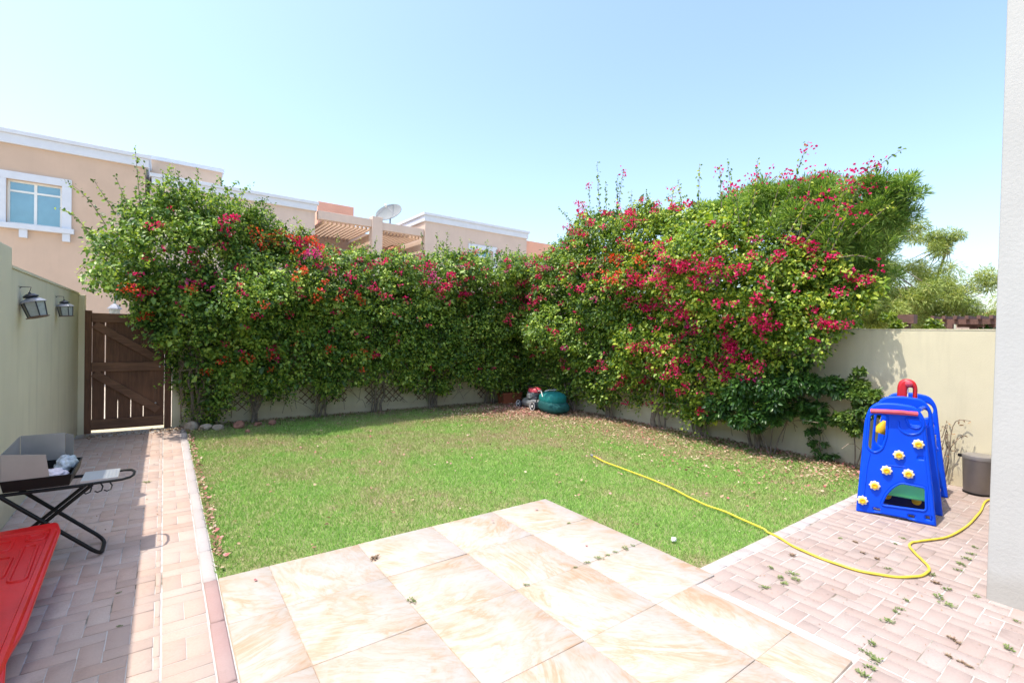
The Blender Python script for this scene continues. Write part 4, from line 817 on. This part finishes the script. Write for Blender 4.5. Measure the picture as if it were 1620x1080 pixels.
# ================================================================= RED PLASTIC PANEL (bottom left)
t = empty('plastic_toy_panel', (-.77, 3.2, 0), 'red moulded plastic toy panel lying on the path at the bottom left', 'toy panel')
LX, Lz = .50, 2.1; slope = math.atan2(.27, 1.9)
mt = Matrix.Translation((-.252 + .0, -1.0, .035)) @ Matrix.Rotation(slope, 4, 'X')
out = rpoly([(0, 0), (.485, 0), (.50, .62), (.475, .78), (.50, .98), (.50, 1.96), (.47, 2.08), (0, 2.05)], .03)
h1 = rpoly([(.10, 1.05), (.32, 1.02), (.33, 1.38), (.12, 1.36)], .03)
plate('panel', out, [], .03, .010, M_red, t, mt)
def rib(poly, w_, zc=.022):
    m = MB(); m.tube([tuple((mt @ Vector((p[0], p[1], zc)))) for p in poly], w_, 6, closed=True); return m
rib(rpoly([(.03, .04), (.455, .04), (.47, 1.98), (.03, 1.98)], .05), .020, .012).build('rim', M_red, t, smooth=True)
m = MB()
for pl_ in ([(.08, 1.05), (.32, 1.0), (.33, 1.38), (.1, 1.36)], [(.08, 1.50), (.20, 1.49), (.20, 1.72), (.08, 1.72)], [(.24, 1.49), (.33, 1.48), (.33, 1.70), (.24, 1.71)], [(.36, 1.42), (.43, 1.42), (.42, 1.8), (.36, 1.8)], [(.08, 1.80), (.30, 1.79), (.30, 1.90), (.08, 1.9)], [(.14, .9), (.20, .9), (.2, 1.3), (.15, 1.3)], [(.08, .3), (.34, .3), (.34, .85), (.08, .85)], [(.36, 1.86), (.44, 1.86), (.44, 1.93), (.36, 1.93)]):
    m.tube([tuple((mt @ Vector((p[0], p[1], .016)))) for p in rpoly(pl_, .02, 3)], .009, 6, closed=True)
m.build('moulded_ribs', M_red, t, smooth=True)
m = MB()
for xx in (.07, .30):
    b = mt @ Vector((xx, 1.85, -.015)); m.add([(b.x, b.y - .06, 0), (b.x + .12, b.y - .06, 0), (b.x + .12, b.y + .03, 0), (b.x, b.y + .03, 0), (b.x, b.y - .06, b.z - .004), (b.x + .12, b.y - .06, b.z - .004), (b.x + .12, b.y + .03, b.z + .004), (b.x, b.y + .03, b.z + .004)], [(3, 2, 1, 0), (4, 5, 6, 7), (0, 1, 5, 4), (1, 2, 6, 5), (2, 3, 7, 6), (3, 0, 4, 7)])
m.build('foot', M_red, t)

# ================================================================= PLAYSET
A = Vector((5.43, 1.70, 0)); uvec = Vector((.2828, -.9592, 0)); nvec = Vector((.9592, .2828, 0))
t = empty('climbing_playset', (5.43, 1.70, 0), 'blue plastic climbing playset with yellow flowers and a red hoop top on the brick terrace', 'playset')
def PM(off, u=0, lean=0):      # plate coords (w,h) -> local
    m = Matrix.Identity(4); m.col[0] = (*uvec, 0); m.col[1] = (0, 0, 1, 0); m.col[2] = (*nvec, 0); m.col[3] = (*(nvec * off + uvec * u), 1); return m @ Matrix.Rotation(lean, 4, 'X')
def wp(w_, h, off): return tuple(uvec * w_ + nvec * off + Vector((0, 0, h)))
outl = rpoly([(0, 0), (.115, .004), (.17, .018), (.40, .018), (.46, .0), (.587, 0), (.533, .518), (.484, .965), (.42, 1.06), (.24, 1.078), (.09, 1.05), (.045, .90), (.024, .454)], [.01, .02, .02, .02, .02, .015, .1, .12, .10, .2, .09, .1, .1])
hL = rpoly([(.083, .955), (.15, .965), (.215, .955), (.215, .76), (.185, .63), (.125, .585), (.07, .63)], .04)
moon = rpoly([(.352, .945), (.452, .945), (.462, .885), (.425, .860), (.38, .872)], .018)
opn = rpoly([(.33, .345), (.505, .335), (.512, .125), (.19, .105), (.225, .215), (.27, .29)], .028)
fslots = [rpoly([(.135, .04), (.185, .04), (.185, .065), (.135, .065)], .008), rpoly([(.39, .035), (.435, .035), (.435, .062), (.39, .062)], .008), rpoly([(.51, .05), (.553, .05), (.55, .08), (.512, .08)], .008)]
eye = rpoly([(.445, .585), (.49, .588), (.488, .608), (.448, .606)], .006)
top_bar = rpoly([(.235, .955), (.30, .93), (.40, .955), (.40, .985), (.235, .985)], .01)
front = plate('climbing_panel', outl, [hL, moon, opn, eye] + fslots, .05, .016, M_blue, t, PM(.02))
m = MB()
for hl, dd in ((hL, .006), (opn, .006), (moon, .006)): m.tube([wp(p[0], p[1], -.004) for p in hl], .010, 6, closed=True)
m.tube([wp(.385 + .088 * math.cos(R(q)), .888 + .088 * math.sin(R(q)), -.004) for q in range(165, 380, 12)], .010, 6); m.tube([wp(p[0], p[1], -.006) for p in [(.05, .05), (.075, .45), (.095, .58)]], .006, 6); m.tube([wp(p[0], p[1], -.005) for p in [(.22, .49), (.36, .497)]], .005, 6)
m.tube([wp(p[0], p[1], -.004) for p in [(.545, .06), (.50, .5), (.46, .9)]], .006, 6)
m.build('moulded_ridges', M_blue, front, smooth=True)
for (a, b) in ((.442, .721), (.308, .600), (.222, .441), (.380, .439), (.138, .281), (.049, .119)):
    o_ = wp(a, b, -.006); q = (-nvec).to_track_quat('Z', 'Y').to_matrix()
    pts = []; 
    fl = MB(); vs_ = []; n = 32
    for ring, (rs, zz) in enumerate(((1, 0), (1, .012), (.86, .02), (.5, .022))):
        for j in range(n):
            an = 2 * math.pi * j / n; rad = .041 * (1 + (.11 * math.cos(8 * an) if ring < 3 else 0)) * rs; vs_.append(Vector(o_) + q @ Vector((rad * math.cos(an), rad * math.sin(an), zz)))
    fs = [(i * n + j, i * n + (j + 1) % n, (i + 1) * n + (j + 1) % n, (i + 1) * n + j) for i in range(3) for j in range(n)] + [tuple(range(3 * n, 4 * n))]
    f_ = fl.add(vs_, fs).build('flower_hold', M_petal, t, smooth=True)
    MB().lathe([(.025, .018), (.025, .028), (.016, .032), (.013, .027), (.001, .027)], o_, 20, q).build('flower_centre', M_yellow, f_, smooth=True)
# second panel, same outline, slightly behind
outl2 = [(p[0] * 1.0 + .075, p[1] * 1.035) for p in outl]; h2 = [(p[0] + .06, p[1]) for p in hL]; o2 = [(p[0] + .05, p[1]) for p in opn]
win2 = rpoly([(.37, 1.0), (.53, 1.0), (.54, .84), (.39, .84)], .04)
plate('ladder_panel', outl2, [h2, rpoly([(.24, .36), (.56, .36), (.57, .16), (.22, .14)], .03), win2], .05, .016, M_blue, t, PM(.40))
for (a, b) in ((.235, .155), (.455, .150)):
    q = (-nvec).to_track_quat('Z', 'Y').to_matrix(); MB().lathe([(.036, 0), (.036, .012), (.03, .018), (.012, .02)], wp(a, b, .20), 16, q).build('flower_hold', M_yellow, t, smooth=True)
MB().box(wp(.36, .14, .24), (.34, .03, .15), Matrix(((uvec.x, nvec.x, 0), (uvec.y, nvec.y, 0), (0, 0, 1)))).build('step_riser', M_navy, t, bevel=.01)
rm = Matrix(((uvec.x, nvec.x, 0), (uvec.y, nvec.y, 0), (0, 0, 1)))
MB().box(wp(.38, .275, .215), (.36, .33, .03), rm @ Matrix.Rotation(R(28), 3, 'X')).build('seat', M_green, t, bevel=.012)
# red top ledge on the front panel
MB().tube([wp(.09, .985, -.03), wp(.20, .997, -.045), (wp(.32, 1.002, -.045)), wp(.43, .995, -.03)], .018, 8).tube([wp(.09, .985, -.005), wp(.43, .995, -.005)], .02, 8).build('red_ledge', M_redpale, t, smooth=True)
# shoulder rail joining front and second panels
for w_ in (.12, .5): MB().tube([wp(w_ if w_ < .3 else .44, 1.03 if w_ < .3 else 1.03, .02), wp(w_ + .04 if w_ < .3 else .50, 1.02, .40)], .02, 10).build('tie_rail', M_blue, t, smooth=True)
# red hoop backboard top
arch = rpoly([(0, 0), (.155, 0), (.155, .17), (.135, .23), (.08, .25), (.02, .23), (0, .17)], [.005, .005, .06, .05, .06, .05, .06])
slot = rpoly([(.078, .0301), (.122, .03), (.122, .165), (.078, .165)], .02)
hb = plate('hoop_tower', [(p[0] + .30, p[1] + 1.03) for p in arch], [[(p[0] + .30, p[1] + 1.03) for p in slot]], .13, .02, M_redtop, t, PM(.55))
MB().lathe([(.03, 0), (.03, .02), (.012, .03)], wp(.385, 1.235, .485), 14, (-nvec).to_track_quat('Z', 'Y').to_matrix()).build('bolt_cap', M_redpale, hb, smooth=True)
MB().tube([wp(.38, 1.04, .50), wp(.38, 1.20, .50)], .006, 6).tube([wp(.36, 1.04, .50), wp(.36, 1.17, .50)], .004, 6).build('hoop_cord', M_white, hb)
MB().tube([wp(.35, .60, .55), wp(.35, 1.05, .55)], .03, 10).build('tower_post', M_redtop, hb, smooth=True)
# rear ladder panel, further back
outr = rpoly([(.12, 0), (.77, 0), (.70, .55), (.655, .97), (.60, 1.07), (.42, 1.10), (.26, 1.07), (.20, .95), (.15, .45)], [.02, .02, .1, .1, .1, .2, .1, .1, .1])
hr = [rpoly([(.52, 1.0), (.60, .985), (.635, .92), (.61, .85), (.54, .82), (.50, .86)], .05), rpoly([(.59, .735), (.64, .735), (.635, .775), (.60, .775)], .012), rpoly([(.60, .62), (.655, .62), (.65, .66), (.605, .66)], .012), rpoly([(.60, .22), (.66, .20), (.64, .48), (.60, .46)], .02), rpoly([(.66, .05), (.71, .05), (.71, .09), (.66, .09)], .01), rpoly([(.25, .9), (.38, .9), (.38, .5), (.22, .5)], .04)]
plate('rear_panel', outr, hr, .05, .016, M_blue, t, PM(1.16))
for h in (.30, .62): MB().box(wp(.52, h, .79), (.20, .74, .03), rm).build('platform', M_blue if h > .5 else M_navy, t, bevel=.01)
MB().lathe([(.05, 0), (.055, .03), (.04, .08), (.02, .13)], wp(.17, .70, .6), 14, Matrix.Rotation(R(20), 3, 'X')).build('yellow_horn', M_yellow, t, smooth=True)
crumple_tyre = MB(); 
for i in range(3): crumple_tyre.lathe([(.12, -.03), (.15, -.02), (.15, .02), (.12, .03)], wp(.18, .62 + .08 * i, .72), 20, Matrix.Rotation(R(90), 3, 'X'))
# slide strip between second and rear panels (white)
MB().add(*pan([wp(.56, .75, .45), wp(.60, .75, .45), wp(.66, .05, .95), wp(.60, .05, .95)], .01)).build('slide_edge', M_white, t)

# ================================================================= BIN
t = empty('pedal_bin', (7.25, 1.14, 0), 'dark grey round pedal bin with closed lid against the right wall', 'bin')
MB().lathe([(.118, .0), (.122, .006), (.136, .375), (.138, .38)], n=40).build('body', M_bin, t, smooth=True)
MB().lathe([(.140, .382), (.142, .408), (.138, .422), (.11, .432), (.02, .435)], n=40).build('lid', M_binlid, t, smooth=True)
MB().lathe([(.124, .0), (.127, .004), (.127, .02), (.122, .022)], n=40).build('foot_ring', M_black, t, smooth=True)
MB().box((-.02, .145, .398), (.05, .05, .03)).build('hinge', M_black, t, bevel=.006)
# ================================================================= HOSE
hp = [(4.687, 4.483), (4.587, 4.142), (4.531, 3.689), (4.448, 3.183), (4.351, 2.881), (4.264, 2.612), (4.238, 2.338), (4.163, 2.054), (4.120, 1.85), (4.020, 1.637), (3.986, 1.408), (4.005, 1.22), (4.113, 1.05), (4.266, .955), (4.427, .935), (4.53, .965), (4.62, 1.02), (4.74, 1.095), (4.84, 1.145), (4.93, 1.155), (5.02, 1.13), (5.335, 1.02), (5.796, .98), (6.405, .99), (7.0, 1.02), (7.15, .85), (7.3, .3)]
def crom(P, n=8):
    P = [Vector((*p, 0)) for p in P]; out = []
    for i in range(len(P) - 1):
        a, b, c_, d = P[max(i - 1, 0)], P[i], P[i + 1], P[min(i + 2, len(P) - 1)]
        for j in range(n):
            s = j / n; out.append(.5 * ((2 * b) + (c_ - a) * s + (2 * a - 5 * b + 4 * c_ - d) * s * s + (3 * b - a - 3 * c_ + d) * s ** 3))
    out.append(P[-1]); return out
hh = crom(hp); hz = [Vector((p.x, p.y, (.028 if p.y > 1.93 else .012) + .0015 * math.sin(i * .7))) for i, p in enumerate(hh)]
t = empty('garden_hose', (4.687, 4.483, 0), 'yellow garden hose lying across the lawn and looping over the brick terrace', 'hose')
MB().tube(hz, .009, 10).build('hose_pipe', M_hose, t, smooth=True, abs_=True)
d = (hz[0] - hz[1]).normalized(); MB().tube([hz[0] - d * .015, hz[0] + d * .03], .017, 12).tube([hz[0] + d * .03, hz[0] + d * .055], .013, 12).build('hose_connector', M_grey, t, smooth=True, abs_=True)
o = crumple('small_stone', (3.317, 2.266, .02), (.022, .02, .02), M_white, 'small white pebble on the grass near the patio corner', 'pebble', 21)

# ================================================================= PERGOLA + ROOF beyond the right wall
t = empty('garden_pergola', (12, 2.0, -.04), 'dark brown timber pergola with many rafter ends beyond the right wall', 'pergola')
MB().span((11.95, -1.4, 2.02), (12.02, 2.62, 2.11)).build('beam', M_pergola, t, abs_=True); MB().span((14.0, -1.4, 2.02), (14.07, 2.62, 2.11)).build('beam', M_pergola, t, abs_=True)
MB().span((11.93, 2.30, -.04), (12.05, 2.42, 2.019)).build('post', M_pergola, t, abs_=True); MB().span((13.97, 2.30, -.04), (14.09, 2.42, 2.019)).build('post', M_pergola, t, abs_=True)
for i in range(24): MB().span((11.85, 2.55 - i * .16, 2.111), (14.3, 2.60 - i * .16, 2.175)).build('rafter', M_pergola, t, abs_=True)
t = empty('pergola_post', (10.9, 2.72, -.04), 'short dark timber post with cap above the wall, left of the pergola', 'post')
MB().span((10.86, 2.67, -.04), (10.96, 2.77, 2.0)).build('shaft', M_pergola, t, abs_=True); MB().span((10.80, 2.60, 2.0), (11.02, 2.84, 2.16)).build('cap', M_pergola, t, abs_=True)
t = empty('tiled_roof_house', (27, 3.2, -.04), 'distant house with low terracotta tiled roof beside the white corner', 'house')
body(t, 26, 31, 2.55, 1.5, 3.4, M_peach2); MB().add([(25.7, 1.2, 2.55), (31.3, 1.2, 2.55), (31.3, 5.1, 2.55), (25.7, 5.1, 2.55), (26.6, 3.1, 3.3), (30.4, 3.1, 3.3)], [(0, 1, 5, 4), (1, 2, 5), (2, 3, 4, 5), (3, 0, 4), (3, 2, 1, 0)]).build('roof', M_tile, t, abs_=True)

# ================================================================= GRASS, LITTER, WEEDS
r = np.random.default_rng(99)
def grass(n, x0, x1, y0, y1, hmin, hmax, w_, keepf=None):
    x = r.uniform(x0, x1, n); y = r.uniform(y0, y1, n); ok = ~((x < 3.085) & (y < 3.59))
    if keepf is not None: ok &= keepf(x, y)
    return x[ok], y[ok]
xs, ys = grass(330000, .30, RX - .02, 1.905, BY - .02, 0, 0, 0)
dist = np.hypot(xs, ys); keep = r.uniform(0, 1, len(xs)) < np.clip(1.35 - dist * .085, .45, 1); 
bare = np.clip((xs - 5.2) / 2.0, 0, 1) * .5 + np.clip((ys - 8.9) / .5, 0, 1) * .5 + .6 * np.exp(-(((xs - 6.2) / 1.0) ** 2 + ((ys - 8.1) / .8) ** 2)); keep &= r.uniform(0, 1, len(xs)) > bare
xs, ys, dist = xs[keep], ys[keep], dist[keep]; n = len(xs); an = r.uniform(0, 2 * math.pi, n); ht = r.uniform(.012, .034, n); wd = .0022 + dist * .00028; le = r.uniform(.2, 1.3, n) * ht; a2 = r.uniform(0, 2 * math.pi, n)
V = np.stack([np.stack([xs - np.cos(an) * wd, ys - np.sin(an) * wd, np.full(n, -.006)], 1), np.stack([xs + np.cos(an) * wd, ys + np.sin(an) * wd, np.full(n, -.006)], 1), np.stack([xs + np.cos(a2) * le, ys + np.sin(a2) * le, ht], 1)], 1).reshape(-1, 3)
tag(np_mesh('grass', V, np.arange(n * 3).reshape(-1, 3), M_grass), 'short green lawn with dry yellowish patches', 'grass', kind='stuff')
def scatter(name, x, y, z, L0, L1, wr, mat, label, cat_, flat=.35):
    n = len(x); P = np.stack([x, y, np.broadcast_to(z, n)], 1); a = r.uniform(0, 2 * math.pi, n); D = np.stack([np.cos(a), np.sin(a), r.uniform(-.1, .45, n)], 1); Ln = r.uniform(L0, L1, n)
    V, F = leaves(P, D, unit(r.normal(0, flat, (n, 3)) + [0, 0, 1]), Ln, Ln * wr, .2, -.1); o = np_mesh(name, V, F, mat); tag(o, label, cat_, kind='stuff')
# litter density: along the right wall, in the far corner, by the gate, at the back wall foot and along the kerb
def cloud(n, cx, cy, sx, sy): return r.normal(cx, sx, n), r.normal(cy, sy, n)
X, Y = [], []
a = RX - np.abs(r.exponential(.55, 7000)); b = r.uniform(2.0, 9.4, 7000); X.append(a); Y.append(b)
a = RX - np.abs(r.exponential(.95, 1900)); b = r.uniform(2.0, 8.8, 1900); X.append(a); Y.append(b)
for q in (cloud(5200, 6.2, 8.3, .75, .55), cloud(800, 6.0, 6.4, .8, 1.6), cloud(420, .15, 9.3, .28, .12), cloud(120, -.7, 9.25, .25, .12)): X.append(q[0]); Y.append(q[1])
a = r.uniform(.3, 7.3, 2400); X.append(a); Y.append(BY - np.abs(r.exponential(.22, 2400)))
a = .31 + np.abs(r.exponential(.03, 420)); X.append(a); Y.append(r.uniform(3.7, 9.2, 420))
X.append(r.uniform(.4, 7, 130)); Y.append(r.uniform(2, 9, 130))
X = np.concatenate(X); Y = np.concatenate(Y); ok = (X > -.95) & (X < RX - .03) & (Y < BY - .03) & ((X > .3) | (Y > 8.95)) & ((Y > 1.95)) & ~((X < 3.1) & (Y < 3.6) & (X > .3)); X, Y = X[ok], Y[ok]
hz_ = np.where(X > .3, r.uniform(.004, .030, len(X)), .006); scatter('leaf_litter', X, Y, hz_, .018, .045, .6, M_litter, 'dry tan leaf litter under the shrubs and along the bed edges', 'leaf litter')
a1 = RX - np.abs(r.exponential(.9, 900)); b1 = r.uniform(2.1, 9, 900); c1 = cloud(800, 6.3, 8.2, .6, .45); e1 = (np.array([.33 + abs(v_) for v_ in r.normal(0, .02, 70)]), r.uniform(3.7, 9, 70)); g1 = (r.uniform(.5, 6.5, 110), r.uniform(4, 9, 110))
X = np.concatenate([a1, c1[0], e1[0], g1[0]]); Y = np.concatenate([b1, c1[1], e1[1], g1[1]]); ok = (X < RX - .03) & (X > .31) & (Y < BY - .03); X, Y = X[ok], Y[ok]
scatter('fallen_petals', X, Y, r.uniform(.010, .036, len(X)), .02, .038, .85, M_petalfall, 'faded pink petals fallen on the lawn and in the corner', 'petals')
X = r.uniform(-.9, .2, 110); Y = r.uniform(4.8, 9.3, 110) ; scatter('path_debris', X, Y, .004, .008, .022, .5, M_leafdry, 'tiny dry leaf scraps on the brick path', 'leaf scraps')
X = r.uniform(3.0, 4.25, 160); Y = r.uniform(.3, 1.75, 160); scatter('terrace_debris', X, Y, .004, .005, .014, .5, M_leafdry, 'tiny dry crumbs on the brick terrace', 'leaf scraps')

def weed_mesh(seed, mat, nstar, rad):
    q = np.random.default_rng(seed); n = nstar; a = q.uniform(0, 2 * math.pi, n); P = np.stack([np.cos(a), np.sin(a), np.zeros(n)], 1) * q.uniform(0, rad, n)[:, None] * np.array([1, .45, 1]); P[:, 2] = q.uniform(.002, .016, n)
    D = np.stack([np.cos(a), np.sin(a), q.uniform(.1, .7, n)], 1); Ln = q.uniform(.012, .03, n); V, F = leaves(P, D, unit(q.normal(0, .4, (n, 3)) + [0, 0, 1]), Ln, Ln * .45)
    me = bpy.data.meshes.new('weed'); me.from_pydata(V.tolist(), [], F.tolist()); me.materials.append(mat); return me
gm = [weed_mesh(i, M_weed, 46, .04 + .008 * i) for i in range(4)]; bmz = [weed_mesh(10 + i, M_weeddry, 60, .038) for i in range(3)]
def weed(x, y, me, label, group, s=1, z=0):
    o = bpy.data.objects.new('weed', me); C.objects.link(o); o.location = (x, y, z); o.rotation_euler = (0, 0, random.uniform(0, 6.28)); o.scale = (s * .78, s * .78, s * .78); tag(o, label, 'weed', group)
for i, p in enumerate([(3.53, 1.61), (3.44, 1.5), (3.21, 1.5), (4.03, 1.61), (4.55, 1.53), (4.82, 1.23), (4.24, 1.12), (5.01, 1.23), (4.39, .91), (4.22, .8), (4.04, .8), (3.97, .74), (3.82, .91), (3.66, .9), (3.6, .905), (3.44, .9), (3.11, .88), (3.0, .89), (2.96, .82), (2.99, .85), (2.87, .82), (2.78, .82), (5.29, .84), (5.1, .83), (4.95, .83), (4.79, .83), (4.65, .82), (4.27, .66), (4.09, .46), (3.68, .44), (3.56, 1.48), (3.50, 1.43), (3.37, 1.45)]):
    weed(*p, gm[i % 4], 'small green weed sprouting from a joint of the brick terrace', 'green weeds in the terrace joints', random.uniform(.5, 1.0))
for i, p in enumerate([(3.87, 1.61), (4.57, 1.43), (4.39, 1.32), (4.36, 1.22), (4.27, .86), (3.54, .64), (3.52, .61), (3.33, .61), (3.32, .56), (3.31, .53)]):
    weed(*p, bmz[i % 3], 'dried brown weed tuft on the brick terrace', 'brown weeds on the terrace', random.uniform(.5, .9))
for i, p in enumerate([(1.91, 2.39), (2.34, 2.385), (2.46, 2.385), (2.58, 2.385), (2.67, 2.385), (2.76, 2.385), (2.87, 2.385), (2.96, 2.385), (2.84, 2.985)]):
    weed(*p, gm[i % 4], 'small green weed in a joint between the patio slabs', 'green weeds in the patio joints', random.uniform(.4, .8), .012)
weed(1.23, 3.28, bmz[0], 'star-shaped dried brown weed lying on the far left of the patio', None, 1.1, .013)
weed(1.22, 2.63, gm[2], 'lone green weed on the patio surface below the dried star-shaped one', None, .8, .013)
weed(-.21, 3.73, gm[0], 'tiny green weed in the shaded brick path', 'weeds on the path', .4); weed(-.18, 3.31, gm[1], 'tiny green weed in the shaded brick path', 'weeds on the path', .4)
weed(-.13, 6.25, gm[3], 'green tuft farther up the brick path at the shadow edge', None, .9)
